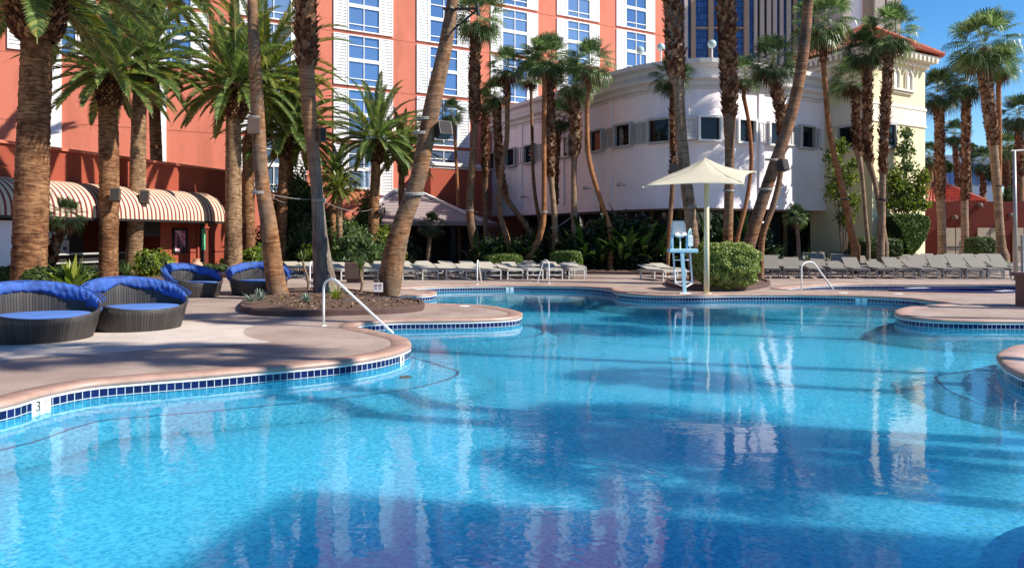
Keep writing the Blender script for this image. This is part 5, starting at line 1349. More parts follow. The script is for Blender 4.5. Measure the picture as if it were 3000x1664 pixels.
# leaf litter and chips on the mulch
lb_ = MB(); rl = random.Random(8)
for i in range(1500):
    u, v = rl.uniform(715, 1232), rl.uniform(864, 921); p = G(u, v)
    e1_ = ((u-980)/255)**2+((v-893)/29)**2
    if e1_ > 1: continue
    leaf_quad(lb_, p+V(0, 0, .115+.07*(1-e1_)+rl.uniform(0, .02)), (V(0, 0, 1)+rnd(rl)*.8).normalized(), rl.uniform(.015, .06), rl, 1.8)
tag(lb_.build('leaf_litter', MT['litter']), 'dry leaf litter and bark chips scattered over the island bed', kind='stuff')
# bar bed planting
def W_(px, d, z=.16): return V(X(px, d), d, z)
for i, (px, d, kind) in enumerate(((212, 21.6, 'bird'), (170, 21.8, 'bush'), (238, 22.0, 'bush'), (375, 27.5, 'palmy'), (430, 29.6, 'bright'), (470, 30.5, 'bright'), (22, 22.5, 'bush'), (120, 21.6, 'bush'))):
    if kind == 'bird': spiky('strelitzia', 'broad leaved strelitzia with upright leaves in the bar bed behind the first two daybeds', 'plant', W_(px, d), 34, 1.0, .075, 'bright', (.5, 1.45), .3, seed=i, fold=True)
    elif kind == 'bush': bush('shrub', {1: 'small leafy shrub at the foot of the young leaning palm', 2: 'low shrub with pale flowers next to the strelitzia', 6: 'low shrub behind the first daybed near the pale pier', 7: 'low shrub at the foot of the huge date palm'}[i], 'shrub', W_(px, d, .45), (.5, .4, .38), 'mid', 1500, .06, seed=i, group='shrubs in the bar bed')
    elif kind == 'palmy': spiky('cycad', 'feathery green cycad between the two slimmer date palms', 'plant', W_(px, d), 80, .8, .02, 'mid', (.1, 1.4), .35, seed=i)
    else: bush('shrub', {4: 'yellow green open shrub at the foot of the slender pale date palm', 5: 'yellow green shrub in front of the dark bar wall'}[i], 'shrub', W_(px, d, .6), (.48, .4, .5), 'bright', 900, .08, seed=i, lump=.5, group='shrubs in the bar bed')
# low border near the door
for px in (600, 640): bush('shrub', 'low shrub border by the terracotta door' if px < 620 else 'low shrub border under the stout date palm', 'shrub', W_(px, 33.2, .3), (.5, .3, .22), 'mid', 700, .05, seed=px, group='shrubs in the bar bed')
# shrubs behind the trunks, up to the pavilion
big = [(752, 34.6, .75, .6, .55, 'bright', 'bright low shrub beside the far daybed'), (800, 37.5, 1.1, .8, 1.0, 'mid', 'mid green shrub behind the box trunk'), (870, 38.5, 1.4, 1.0, 2.6, 'mid', 'tall leafy tree-like shrub behind the date palm pair'),
       (905, 37.5, 1.2, .9, 1.6, 'shrub', 'dark shrub behind the grey flared trunk'), (1010, 37.5, 1.1, .9, 1.3, 'mid', 'mid green shrub near the textured trunk'), (1045, 36.2, 1.2, .8, .9, 'mid', 'spreading shrub before the pavilion roof'),
       (1120, 38.4, .9, .8, 1.1, 'bright', 'yellowish shrub below the round necked date palm'), (1150, 39.4, 1.2, .9, .9, 'shrub', 'shaded shrub under the pavilion eave'), (950, 36.4, 1.0, .7, .6, 'bright', 'low bright shrub right behind the flared trunk'.replace('right ', 'just ')),
       (1075, 40.6, .8, .7, 1.9, 'mid', 'tall shrub against the pavilion roof corner'), (690, 34.4, .6, .4, .4, 'mid', 'small shrub beside the stout date palm'), (1030, 35.2, .7, .5, .45, 'shrub', 'low dark shrub near the yucca')]
for i, (px, d, a_, c2_, h_, mt, lab) in enumerate(big):
    bush('shrub', lab, 'shrub', (X(px, d), d, h_*.95+.1), (a_, c2_, h_), mt, int(2600*a_*h_+900), .10, seed=30+i, lump=.45, group='shrubs between the daybeds and the pavilion', depth=.5)
# tropical planting under the lavender building
rng = random.Random(99)
spots = [(1430, 38.5, 2.2), (1480, 39.5, 2.5), (1530, 38.2, 2.0), (1580, 39.5, 2.6), (1650, 38.5, 2.6), (1700, 37.5, 2.4), (1750, 37.0, 2.8), (1790, 36.9, 3.0), (1840, 36.9, 3.1), (1890, 36.9, 2.8), (1935, 36.9, 2.6), (2000, 36.9, 2.7), (2060, 36.9, 2.5), (2105, 36.9, 2.9), (2165, 36.9, 2.8), (2215, 36.9, 2.4)]
names_ = ['farthest', 'second', 'third', 'fourth', 'fifth', 'sixth', 'seventh', 'eighth', 'ninth', 'tenth', 'eleventh', 'twelfth', 'thirteenth', 'fourteenth', 'fifteenth', 'last']
for i, (px, d, h_) in enumerate(spots):
    lab = f'dark broad leaved plant under the lavender building, {names_[i]} counting from the pavilion end'
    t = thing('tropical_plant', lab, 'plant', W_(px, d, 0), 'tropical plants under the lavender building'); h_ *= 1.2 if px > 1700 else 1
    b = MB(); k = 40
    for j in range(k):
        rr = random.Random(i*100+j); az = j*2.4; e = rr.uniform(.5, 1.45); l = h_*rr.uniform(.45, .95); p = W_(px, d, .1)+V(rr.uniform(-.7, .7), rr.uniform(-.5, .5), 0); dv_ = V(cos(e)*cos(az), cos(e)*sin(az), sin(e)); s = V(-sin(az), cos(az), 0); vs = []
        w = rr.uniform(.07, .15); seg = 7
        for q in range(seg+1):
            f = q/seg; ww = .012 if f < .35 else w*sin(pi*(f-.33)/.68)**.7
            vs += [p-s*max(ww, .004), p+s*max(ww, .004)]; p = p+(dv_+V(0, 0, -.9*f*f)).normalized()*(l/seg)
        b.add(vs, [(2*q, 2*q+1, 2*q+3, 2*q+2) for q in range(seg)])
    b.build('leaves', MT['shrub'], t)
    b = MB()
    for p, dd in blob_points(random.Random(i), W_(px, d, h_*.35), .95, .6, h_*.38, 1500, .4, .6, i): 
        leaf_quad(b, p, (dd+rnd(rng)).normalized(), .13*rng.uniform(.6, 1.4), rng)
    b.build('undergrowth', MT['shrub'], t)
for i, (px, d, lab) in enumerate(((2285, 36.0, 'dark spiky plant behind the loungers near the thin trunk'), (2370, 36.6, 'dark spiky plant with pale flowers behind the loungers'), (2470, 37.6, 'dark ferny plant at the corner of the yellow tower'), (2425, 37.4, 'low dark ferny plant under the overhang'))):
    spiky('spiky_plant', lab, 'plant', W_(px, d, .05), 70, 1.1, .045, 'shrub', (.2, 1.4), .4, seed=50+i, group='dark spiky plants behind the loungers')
# airy trees in front of the yellow tower
def airy(label, pxs, d, mat='airy', seed=1, n=1500, ls=.105, wx=1.0, trunkpx=None):
    rng = random.Random(seed); t = thing('young_tree', label, 'tree', (X(pxs[0][0], d), d, 0), 'airy trees before the yellow tower')
    b = MB(); tb_ = MB()
    for px, py, r_ in pxs:
        c = P(px, py, d); rr = r_/F*d
        for p, dd in blob_points(rng, c, rr, rr*.8, rr, int(n*r_*r_/2500), .6, .8, px*.1): leaf_quad(b, p, rnd(rng), ls*rng.uniform(.6, 1.3), rng)
        base = V(X(trunkpx or pxs[0][0], d)+rng.uniform(-.15, .15), d, 0); m_ = base.lerp(c, .5)+V(rng.uniform(-.1, .1), 0, .2); tb_.tube([base, m_, c], [.05, .035, .012], 6)
    b.build('crown', MT[mat], t); tb_.build('trunk', MT['twig'], t)
airy('airy yellow green tree in the shaded corner of the yellow tower', [(2445, 460, 30), (2470, 520, 36), (2440, 560, 28), (2490, 590, 30), (2465, 430, 20), (2500, 480, 18), (2480, 640, 26)], 38.4, seed=4, trunkpx=2470)
airy('tall narrow dark vine tree on the sunlit face of the yellow tower', [(2655, 395, 20), (2650, 440, 28), (2655, 490, 26), (2640, 540, 30)], 39.2, mat='mid', seed=5, trunkpx=2650)
airy('wispy bamboo-like tree between the ivy wedge and the palm trio', [(2620, 520, 26), (2640, 560, 32), (2690, 560, 28), (2700, 520, 24), (2665, 600, 32), (2620, 600, 26), (2705, 600, 18)], 38.6, seed=6, n=2000, trunkpx=2655)
spiky('ornamental_grass', 'pale arching grass behind the dark hedge at the foot of the palm trio', 'plant', W_(2570, 37.9, .5), 90, 1.5, .03, 'bright', (.5, 1.45), .6, seed=61)
spiky('ornamental_grass', 'second pale arching grass behind the dark hedge, nearer the ivy wedge', 'plant', W_(2615, 38.1, .5), 80, 1.5, .03, 'bright', (.5, 1.45), .6, seed=62)
# distant tree mass
for i, (px, py, r_, d, lab) in enumerate(((2715, 520, 42, 74, 'dark round tree at the corner behind the yellow tower'), (2958, 520, 48, 62, 'dark tree behind the slim reddish palm'), (2990, 470, 45, 64, 'dark tree at the picture edge above the service building'), (2968, 590, 40, 58, 'green tree over the roof of the service building'), (2840, 440, 26, 84, 'small distant tree between two palm crowns'), (2770, 490, 20, 86, 'small distant tree over the tiled hut'))):
    rr = r_/F*d; c = P(px, py, d); t = thing('distant_tree', lab, 'tree', (c.x, c.y, 0), 'trees beyond the service building'); b = MB(); rng2 = random.Random(i)
    for k in range(7):
        cc = c+V(rng2.uniform(-.6, .6)*rr, rng2.uniform(-.5, .5)*rr, rng2.uniform(-.6, .6)*rr)
        for p, dd in blob_points(rng2, cc, rr*.5, rr*.5, rr*.45, 420, .5, .6, k): leaf_quad(b, p, rnd(rng2), .28*rng2.uniform(.6, 1.3), rng2)
    b.build('crown', MT['tree_dark'], t); b = MB(); b.tube([V(c.x, c.y, 0), V(c.x+.2, c.y, c.z*.5), c], [.25, .2, .08], 8); b.build('trunk', MT['twig'], t)
# ================================================================ FURNITURE
ORD = ['first', 'second', 'third', 'fourth', 'fifth', 'sixth', 'seventh', 'eighth', 'ninth', 'tenth', 'eleventh', 'twelfth', 'thirteenth', 'fourteenth', 'fifteenth']
def make_lounger(sling, frame, label, group, tilt):
    """foot towards -y, head towards +y"""
    t = thing('sun_lounger', label, 'sun lounger', (0, 0, 0), group); W2, zs = .31, .36
    b = MB()
    for sx in (-1, 1):
        b.bar(V(sx*W2, -.98, zs), V(sx*W2, .95, zs), .045, .045)
    for y in (-.98, .25, .95): b.bar(V(-W2, y, zs), V(W2, y, zs), .04, .04)
    b.bar(V(-W2, -.98, .17), V(W2, -.98, .17), .03, .03)
    b.build('frame', MT[frame], t)
    for sx in (-1, 1):
        for y in (-.96, .72): b = MB(); b.bar(V(sx*W2, y, 0), V(sx*W2, y, zs), .045, .045); b.build('leg', MT[frame], t)
    b = MB(); b.box(V(0, -.36, zs+.045), (.60, 1.22, .035), bev=.012); b.build('seat', MT[sling], t)
    b = MB(); L2 = .78; a = V(0, .25, zs+.05); e = a+V(0, L2*cos(tilt), L2*sin(tilt)); b.bar(a, e, .60, .035); b.build('backrest', MT[sling], t)
    b = MB()
    b.tube([V(-.26, .37+.5*cos(tilt), zs-.02), V(-.26, .25+.5*cos(tilt), zs+.5*sin(tilt)), V(.26, .25+.5*cos(tilt), zs+.5*sin(tilt)), V(.26, .37+.5*cos(tilt), zs-.02)], .015, 6)
    b.build('prop', MT[frame], t)
    remember(t); return t
G1 = 'cream loungers in front of the pavilion'; G2 = 'grey loungers beyond the spa'
l1 = make_lounger('lilac', 'chair_metal', '', G1, .18); l1b = make_lounger('lilac', 'chair_metal', '', G1, .05)
l2 = make_lounger('sling2', 'chair_grey', '', G2, .52); l2c = make_lounger('sling2', 'chair_grey', '', G2, .66); l2b = make_lounger('sling2', 'chair_grey', '', G2, .30)
used = set()
def put(src, loc, rz, label):
    if src.name not in used and not src.get('label') : used.add(src.name); src.location = loc; src.rotation_euler = (0, 0, rz); src['label'] = label; return src
    return clone(src, loc, rz, label)
rr = random.Random(3)
# cream group: two rows
for row, (d, x0, n_) in enumerate(((30.6, 1000, 12), (32.6, 985, 12), (34.2, 1010, 12))):
    for i in range(n_):
        px = x0+i*61+rr.uniform(-5, 5)+(26 if row == 1 else 0); dd = d+(i/n_)**2*1.0
        src = l1b if (row == 1 and i % 4 == 1) else l1
        lab = f"cream lounger, {ORD[i]} from the leaning speaker palm in the {['pool side', 'middle', 'rear'][row]} row by the pavilion"
        put(src, V(X(px, dd), dd, 0), radians(32-26*i/n_)+rr.uniform(-.05, .05), lab)
for i, (px, d, rz) in enumerate(((1925, 30.0, .35), (1955, 31.5, .3))):
    put(l1, V(X(px, d), d, 0), rz, ['low cream lounger standing alone just behind the lifeguard chair', 'cream lounger half hidden behind the lifeguard chair and the round bush'][i])
put(l1, V(X(865, 33.5), 33.5, 0), .5, 'cream lounger seen between the grey flared trunk and the yucca')
put(l1, V(X(905, 33.0), 33.0, 0), .4, 'cream lounger behind the spindly yucca, next to the flared trunk')
# grey group: four rows
for row, d in enumerate((31.6, 34.1, 36.5, 38.4)):
    n_ = 13 if row == 0 else 12
    for i in range(n_):
        px = 2262+i*61.5*(31.6/d)**.35+rr.uniform(-5, 5)+(row % 2)*24; 
        dd = d-.25*(i/n_); 
        if px > 2995: continue
        lab = f"grey lounger, {ORD[i]} from the round bush in the {['pool side', 'second', 'third', 'rearmost'][row]} row beyond the spa"
        put(rr.choice((l2, l2, l2b, l2c)), V(X(px, dd), dd, 0), rr.uniform(-.06, .06)+radians(-19+20*i/n_), lab)
# side table by the lifeguard chair, clay pot on the hedge edge
def pot(c, r, h, label, group=None, vase=False):
    b = MB()
    pr = [(r*.6, 0), (r*.72, h*.3), (r*.95, h*.85), (r*1.05, h*.88), (r*1.05, h), (r*.9, h), (r*.85, h*.8)] if not vase else [(r*.45, 0), (r*.8, h*.2), (r, h*.5), (r*.85, h*.75), (r*.45, h*.88), (r*.5, h*.97), (r*.58, h), (r*.4, h), (r*.35, h*.85)]
    b.lathe(c, pr, 24); return tag(b.build('clay_pot' if not vase else 'clay_urn', MT['clay'], origin=c, smooth=True), label, 'pot' if not vase else 'urn', group)
pot(G(576, 823)+V(0, 0, .1),   .25, .74, 'round terracotta urn at the kerb before the terracotta door', vase=True)
pot(G(238, 850), .28, .58, 'plain terracotta pot standing in the gap between the first two daybeds')
pot(V(X(2640, 35.9), 35.9, .0), .32, .42, 'wide terracotta pot at the end of the dark hedge by the ivy wedge')
pot(G(555, 826)+V(0, 0, .1), .13, .5, 'small dark necked urn beside the round terracotta urn', vase=True)

# --- daybeds -------------------------------------------------------
def daybed(cx, cy, r, face, label, seed):
    rng = random.Random(seed); t = thing('daybed', label, 'daybed', (cx, cy, 0), 'round wicker daybeds'); c = V(cx, cy, 0)
    n = 72
    def hh(a): k = (1-cos(a-face))/2; return .36+.48*k**1.2
    def rimr(a): k = (1-cos(a-face))/2; return r*(1+.03*k)
    outer = [(0, .86, .0), (0, .89, .2), (0, .93, .45), (0, .96, .75), (0, 1.0, 1.0)]
    rings = []; uv = []
    for _, fr, fz in outer: rings.append([c+V(cos(2*pi*i/n), sin(2*pi*i/n), 0)*(rimr(2*pi*i/n)*fr)+V(0, 0, hh(2*pi*i/n)*fz) for i in range(n+1)])
    for fr, fz in ((.985, 1.03), (.955, 1.03), (.94, .98), (.92, .7), (.90, .30)): rings.append([c+V(cos(2*pi*i/n), sin(2*pi*i/n), 0)*(rimr(2*pi*i/n)*fr)+V(0, 0, hh(2*pi*i/n)*fz if fz > .4 else .12) for i in range(n+1)])
    b = MB(); N1 = n+1
    for rg_ in rings: b.v.extend([tuple(p) for p in rg_])
    for k in range(len(rings)-1):
        for i in range(n): b.f.append((k*N1+i, k*N1+i+1, (k+1)*N1+i+1, (k+1)*N1+i)); b.m.append(0)
    for k, rg_ in enumerate(rings):
        for i, p in enumerate(rg_): uv.append((i*2*pi*r/n/.05, p.z/.035))
    o = b.build('basket', MT['wicker'], t, smooth=True); set_uv(o, uv)
    b = MB(); b.tube([c+V(cos(2*pi*i/n), sin(2*pi*i/n), 0)*(rimr(2*pi*i/n)*.972)+V(0, 0, hh(2*pi*i/n)+.012) for i in range(n+1)], .028, 8, cap=False); b.build('rim_braid', MT['wicker'], t, smooth=True); set_uv([k for k in bpy.data.objects if k.parent is t][-1], [(0.3, i*.3) for i in range(len(b.v))])
    # cushion
    zc = .365; b = MB(); pr = [(.01, zc-.14), (r*.86, zc-.14), (r*.90, zc-.06), (r*.885, zc+.0), (r*.84, zc+.03), (r*.5, zc+.045), (.01, zc+.05)]; b.lathe(c, pr, 48)
    b.build('cushion', MT['cushion'], t, smooth=True)
    # folded canopy draped on the rim
    b = MB(); A0, A1 = face+pi*.36, face+2*pi-pi*.36; m = 220; kk = 16; rings = []
    for i in range(m+1):
        f = i/m; a = A0+(A1-A0)*f; w = sin(pi*min(max(f, .0), 1))**.35
        bunch = (.50+.50*abs(sin(f*pi*2))**.5)*w+.12
        cc = c+V(cos(a), sin(a), 0)*(rimr(a)*.97)+V(0, 0, hh(a)+.0)
        ring_ = []
        for j in range(kk):
            th = 2*pi*j/kk; fold = 1+.30*mnoise.noise(V(f*11+seed, j*.7, 0))+.13*mnoise.noise(V(f*60, j*.5, seed))+.10*sin(f*150+j*1.1)*abs(sin(f*pi*2))
            ra, rz_ = .075*bunch*fold, .105*bunch*fold
            rad = cos(th)*ra; up_ = sin(th)*rz_
            if up_ < 0: up_ *= 1.25+.6*mnoise.noise(V(f*9+seed*3, 0, 0)); rad *= 1.25
            ring_.append(cc+V(cos(a), sin(a), 0)*rad+V(0, 0, up_-.02))
        rings.append(ring_)
    for g_ in rings: b.v.extend([tuple(p) for p in g_])
    for i in range(m):
        for j in range(kk): b.f.append((i*kk+j, i*kk+(j+1) % kk, (i+1)*kk+(j+1) % kk, (i+1)*kk+j)); b.m.append(0)
    b.f.append(tuple(range(kk-1, -1, -1))); b.m.append(0); b.f.append(tuple(m*kk+j for j in range(kk))); b.m.append(0)
    b.build('folded_canopy', MT['cloth'], t, smooth=True)
    b = MB()
    for q in (.0, .05): b.tube([c+V(cos(A0+(A1-A0)*i/60), sin(A0+(A1-A0)*i/60), 0)*(rimr(A0)*.97+.075+q*.6)+V(0, 0, hh(A0+(A1-A0)*i/60)+.05+q*.5) for i in range(4, 57)], .012, 6)
    b.build('canopy_hoop', MT['cloth'], t, smooth=True)
    return t
daybed(-7.86, 12.75, .92, atan2(-.66, .74), 'round black wicker daybed nearest the water, cut by the picture edge', 1)
daybed(-6.95, 14.25, .86, atan2(-.68, .72), 'round black wicker daybed with wide blue cushion, second from the water', 2)
daybed(-8.98, 21.7, .76, atan2(-.55, .85), 'small far wicker daybed in front of the terracotta urn, opening sideways', 3)
daybed(-7.45, 22.6, .84, atan2(-.85, .30), 'wicker daybed partly hidden behind the tall bare brown trunk', 4)

# --- handrails -----------------------------------------------------
def rail(a, e, h, label, r=.024, bowr=.16):
    a = Vector(a); e = Vector(e); t = thing('handrail', label, 'handrail', a, 'white pool handrails')
    d = V(e.x-a.x, e.y-a.y, 0); Lh = d.length; d.normalize()
    pts = [a, a+V(0, 0, h*.45), a+V(0, 0, h*.80)]
    for k in range(1, 8):
        th = pi*k/8*.82; pts.append(a+d*(bowr*(1-cos(th)))+V(0, 0, h*.80+sin(th)*h*.20))
    top = pts[-1]
    for k in range(1, 7): pts.append(top.lerp(e, k/6))
    b = MB(); b.tube(pts, r, 12); b.build('tube', MT['rail'], t, smooth=True)
    b = MB(); b.lathe(a, [(.001, .014), (.05, .014), (.058, .002)], 16); b.build('flange', MT['rail'], t)
    return t
g1 = G(948, 955); e1 = G(1152, 977, -.05)
rail(g1, V(e1.x, e1.y, -.05), .89, 'white handrail on the rounded deck spit beside the island bed, nearest of all', bowr=.2)
g2 = G(2348, 851); rail(g2, G(2442, 850, -.02), .89, 'white handrail between the main pool and the dark spa water', bowr=.3)
g3 = G(1398, 834); rail(g3, G(1413, 848, -.25), .84, 'white handrail at the far steps in front of the long hedge')
g4 = G(1608, 832); rail(g4, G(1568, 850, -.25), .84, 'white handrail at the far steps in front of the block hedge')
g5 = G(908, 842); rail(g5, G(922, 848, -.1), .84, 'white handrail partly hidden behind the grey flared trunk')

# --- shade sail umbrella -------------------------------------------
ub = G(2070, 860); ud = ub.y
um = thing('shade_umbrella', 'cream fabric shade umbrella with swept corners on a single cream pole', 'umbrella', ub)
b = MB(); b.tube([ub, ub+V(0, 0, 1.5), V(ub.x, ub.y, Z(470, ud))], [.082, .078, .07], 20); b.build('pole', MT['pole'], um, smooth=True)
b = MB(); b.lathe(ub, [(.001, .02), (.15, .02), (.16, .002)], 20); b.build('base_plate', MT['pole'], um)
peak = P(2066, 458, ud)
cor = [P(1882, 546, ud-1.5), P(2180, 541, ud-1.9), P(2216, 503, ud+1.2), P(1975, 508, ud+2.0)]
b = MB(); n = 14
for q in range(4):
    A, Bc = cor[q], cor[(q+1) % 4]; vs = []
    for i in range(n+1):
        f = i/n
        for j in range(n+1):
            g_ = j/n; ed = A.lerp(Bc, g_); mid = (peak+V(0, 0, -.75)).lerp(ed, .0)
            ed = ed.lerp(V(ub.x, ub.y, ed.z), .10*sin(pi*g_))+V(0, 0, .06*sin(pi*g_))
            p = peak.lerp(ed, f); p.z -= .17*sin(pi*f**.7)*(1-.6*sin(pi*g_))+.05*(1-f)**6; vs.append(p+V(0, 0, .015*mnoise.noise(V(f*6, g_*8, q*3.)) ))
    b.add(vs, [(i*(n+1)+j, i*(n+1)+j+1, (i+1)*(n+1)+j+1, (i+1)*(n+1)+j) for i in range(n) for j in range(n)])
o = b.build('canopy', MT['sail'], um, smooth=True); md = o.modifiers.new('thick', 'SOLIDIFY'); md.thickness = .012
b = MB()
for c_ in cor: b.tube([V(ub.x, ub.y, peak.z-.25), peak.lerp(c_, .55)+V(0, 0, -.22), c_+V(0, 0, -.03)], .02, 8)
b.build('ribs', MT['pole'], um)

# --- lifeguard chair -----------------------------------------------
lb = G(2005, 862); ld = lb.y
def LP(px, py, o=0): p = P(px, py, ld); return V(p.x, p.y+o, p.z)
lc = thing('lifeguard_chair', 'tall pale blue and white lifeguard chair with rungs, beside the umbrella pole', 'lifeguard chair', lb)
b = MB(); b.bar(V(LP(2006, 862).x, ld, .02), LP(1998, 738), .10, .10); b.build('post', MT['blue_white'], lc)
b = MB(); b.box(lb+V(0, 0, .02), (.34, .34, .035), bev=.01); b.build('base_plate', MT['white_plastic'], lc)
b = MB(); b.box((LP(1962, 735)+LP(2044, 735))/2+V(0, .15, 0), (LP(2044, 735).x-LP(1962, 735).x, .42, .11), bev=.015); b.build('platform', MT['blue_white'], lc)
for s0, s1 in ((1980, 1986), (2030, 2037)):
    b = MB(); b.tube([LP(s0, 741, .35), LP(s1, 835, .35)], .028, 8); b.build('side_post', MT['white_plastic'], lc)
for py in (763, 796, 828): b = MB(); b.tube([LP(1983, py, .35), LP(2034, py, .35)], .02, 8); b.build('rung', MT['white_plastic'], lc)
b = MB()
for s_ in (1986, 2037): b.tube([LP(s_, 832, .35), V(lb.x+.02, ld, LP(2000, 842).z)], .022, 8)
b.build('brace', MT['white_plastic'], lc)
b = MB()   # seat shell
se = LP(1997, 686, .22); sx = .215
pts = []
for i in range(9):
    f = i/8; z = se.z+(-.02+.42*f); w = sx*(1.0-.12*f if f < .8 else 1.0-.12*f-.9*(f-.8)); y = se.y+.18+.10*f
    pts.append([V(se.x-w, y-.06, z), V(se.x-w*.5, y, z), V(se.x+w*.5, y, z), V(se.x+w, y-.06, z)])
seat_ = [[V(se.x-sx, se.y-.22, se.z+.0), V(se.x-sx*.5, se.y-.22, se.z-.04), V(se.x+sx*.5, se.y-.22, se.z-.04), V(se.x+sx, se.y-.22, se.z)],
         [V(se.x-sx, se.y, se.z+.0), V(se.x-sx*.5, se.y, se.z-.06), V(se.x+sx*.5, se.y, se.z-.06), V(se.x+sx, se.y, se.z)]]
rows = seat_+pts; b.v = [tuple(p) for r_ in rows for p in r_]
for i in range(len(rows)-1):
    for j in range(3): b.f.append((i*4+j, i*4+j+1, i*4+5+j, i*4+4+j)); b.m.append(0)
o = b.build('seat', MT['white_plastic'], lc, smooth=True); md = o.modifiers.new('thick', 'SOLIDIFY'); md.thickness = .03
b = MB(); b.tube([LP(1997, 692, .2), LP(1997, 732, .2)], .022, 8); b.lathe(LP(1997, 694, .2), [(.09, -.02), (.12, .03)], 12); b.build('seat_stem', MT['white_plastic'], lc)
for sg, xs in ((-1, (1966, 1970, 1977)), (1, (2015, 2024, 2030))):
    b = MB(); x0, x1, x2 = xs
    b.tube([LP(x0-2, 730, -.02), LP(x0+2, 678, -.02), LP(x1, 671, .05), LP(x2, 680, .25), LP(x2, 730, .35)], .024, 8); b.build('armrest', MT['blue_white'], lc, smooth=True)
    b = MB(); b.bar(LP(x0+4 if sg < 0 else x0-2, 690, .0), LP(x0+5 if sg < 0 else x0-4, 731, .0), .045, .05); b.build('arm_support', MT['blue_white'], lc)
b = MB(); b.box(LP(2027, 706, .2), (.14, .12, .32), bev=.02); tag(b.build('rescue_tube_holder', MT['white_plastic'], lc))

# --- speakers and boxes strapped to trunks --------------------------
def speaker(px, py, w, h, d, label, mat='black', yaw=0, pitch=0, cat='loudspeaker', name='loudspeaker', dep=.25, grille=True):
    c = P(px, py, d); t = thing(name, label, cat, c); M3 = Matrix.Rotation(yaw, 3, 'Z')@Matrix.Rotation(pitch, 3, 'X'); ww, hh_ = w/F*d, h/F*d
    b = MB(); b.box(c, (ww, dep, hh_), M=M3, bev=.015); b.build('cabinet', MT[mat], t)
    if grille:
        b = MB(); b.box(c+M3@V(0, -dep/2-.004, 0), (ww*.86, .012, hh_*.86), M=M3, bev=.004); b.build('grille', MT['dark'], t)
    b = MB(); b.bar(c+M3@V(0, dep/2, 0), c+M3@V(0, dep/2+.08, 0), .06, .1); b.build('bracket', MT['black'], t)
    return t
speaker(744, 370, 34, 48, 20.5, 'grey metal box strapped to the front of the tall bare trunk', 'brownbox', .1, 0, 'box', 'junction_box', .14, False)
speaker(942, 396, 18, 42, 21.5, 'brown louvred loudspeaker on the side of the shaggy grey footed palm', 'brownbox', .6)
speaker(1299, 382, 40, 44, 20.3, 'black loudspeaker tilted down on the leaning palm', 'black', .5, -.35, dep=.34)
speaker(1974, 497, 24, 30, 27.2, 'dark loudspeaker behind the umbrella corner on the big shaggy palm', 'black', -.3, -.3)
speaker(2294, 485, 27, 34, 26.1, 'dark loudspeaker on the big leaning palm before the lavender wall', 'black', .6, -.25)
speaker(338, 572, 26, 38, 27.5, 'brown loudspeaker on the date palm behind the second daybed', 'brownbox', .3, -.3)
speaker(424, 578, 24, 38, 30.1, 'brown loudspeaker on the slender pale date palm', 'brownbox', .3, -.3)
speaker(859, 617, 14, 24, 37.8, 'small brown loudspeaker on the close pair of date palms', 'brownbox', .3, -.2)
speaker(1114, 621, 14, 14, 37.8, 'small brown loudspeaker on the palm before the pavilion roof', 'brownbox', .3, -.2)
# black yoke bracket near the top of the leaning palm
t = thing('lamp_bracket', 'black scaffold arm bracket reaching out from the top of the leaning palm', 'bracket', P(1325, 28, 20.4))
b = MB(); b.tube([P(1318, 28, 20.3), P(1400, 26, 19.9)], .035, 8); b.tube([P(1328, 88, 20.3), P(1398, 30, 19.9)], .03, 8); b.tube([P(1340, 15, 20.1), P(1392, 42, 20.0)], .02, 6); b.tube([P(1398, 10, 19.9), P(1402, 46, 19.9)], .045, 8); b.build('arm', MT['black'], t)
b = MB(); b.tube([P(1300+i*6.5, 26+3*sin(i*1.6), 20.4-.33*sin(pi*i/6)) for i in range(7)], .04, 6); b.build('clamp', MT['black'], t)
# ropes
def strap(px, py, w, d, label, mat='rope', th=.018, cat='strap'):
    c = P(px, py, d); r = w/F*d/2; b = MB(); n = 20
    for k in (0, 1): b.tube([c+V(cos(2*pi*i/n)*(r+.015), sin(2*pi*i/n)*(r+.015), .02*k*2+.02*sin(2*pi*i/n)) for i in range(n+1)], th, 6, cap=False)
    return tag(b.build('trunk_strap', MT[mat], origin=c), label, cat, 'cables and straps round trunks')
def rope(a, e, sag, label, r=.008):
    b = MB(); pts = []
    for i in range(17): f = i/16; pts.append(a.lerp(e, f)+V(0, 0, -sag*4*f*(1-f)))
    b.tube(pts, r, 6); return tag(b.build('cable', MT['rope'], origin=a), label, 'cable')
strap(764, 566, 44, 20.8, 'grey cable looped round the tall bare brown trunk', th=.022); strap(934, 588, 36, 21.6, 'grey cable looped round the grey flared trunk')
strap(1214, 570, 54, 20.4, 'pale rope wound round the leaning speaker palm', th=.02); strap(1376, 617, 26, 38.5, 'pale strap on the kicked palm of the mid group')
strap(1593, 622, 18, 37.5, 'pale strap on the smooth reddish curving palm'); strap(1623, 668, 20, 38, 'lower end strap of the roped palm pair'); strap(1683, 630, 20, 38.3, 'upper end strap of the roped palm pair')
strap(2025, 607, 38, 27.5, 'pale strap on the big palm behind the lifeguard chair'); strap(2243, 556, 37, 26.3, 'pale strap low on the thick leaning palm'); strap(2262, 470, 36, 26.3, 'pale strap at the speaker of the thick leaning palm')
strap(2135, 560, 28, 27.2, 'pale strap on the upright frayed palm'); strap(2476, 586, 20, 33, 'dark strap on the tall curved palm', 'black'); strap(2586, 586, 20, 34, 'dark strap on the palm trio', 'black'); strap(2924, 545, 27, 43, 'dark strap on the big full palm', 'black')
strap(750, 347, 40, 20.8, 'thin strap above the grey metal box'); strap(752, 392, 42, 20.8, 'thin strap below the grey metal box'); strap(1246, 350, 50, 20.4, 'upper thin strap of the black loudspeaker'); strap(1236, 392, 50, 20.4, 'lower thin strap of the black loudspeaker')
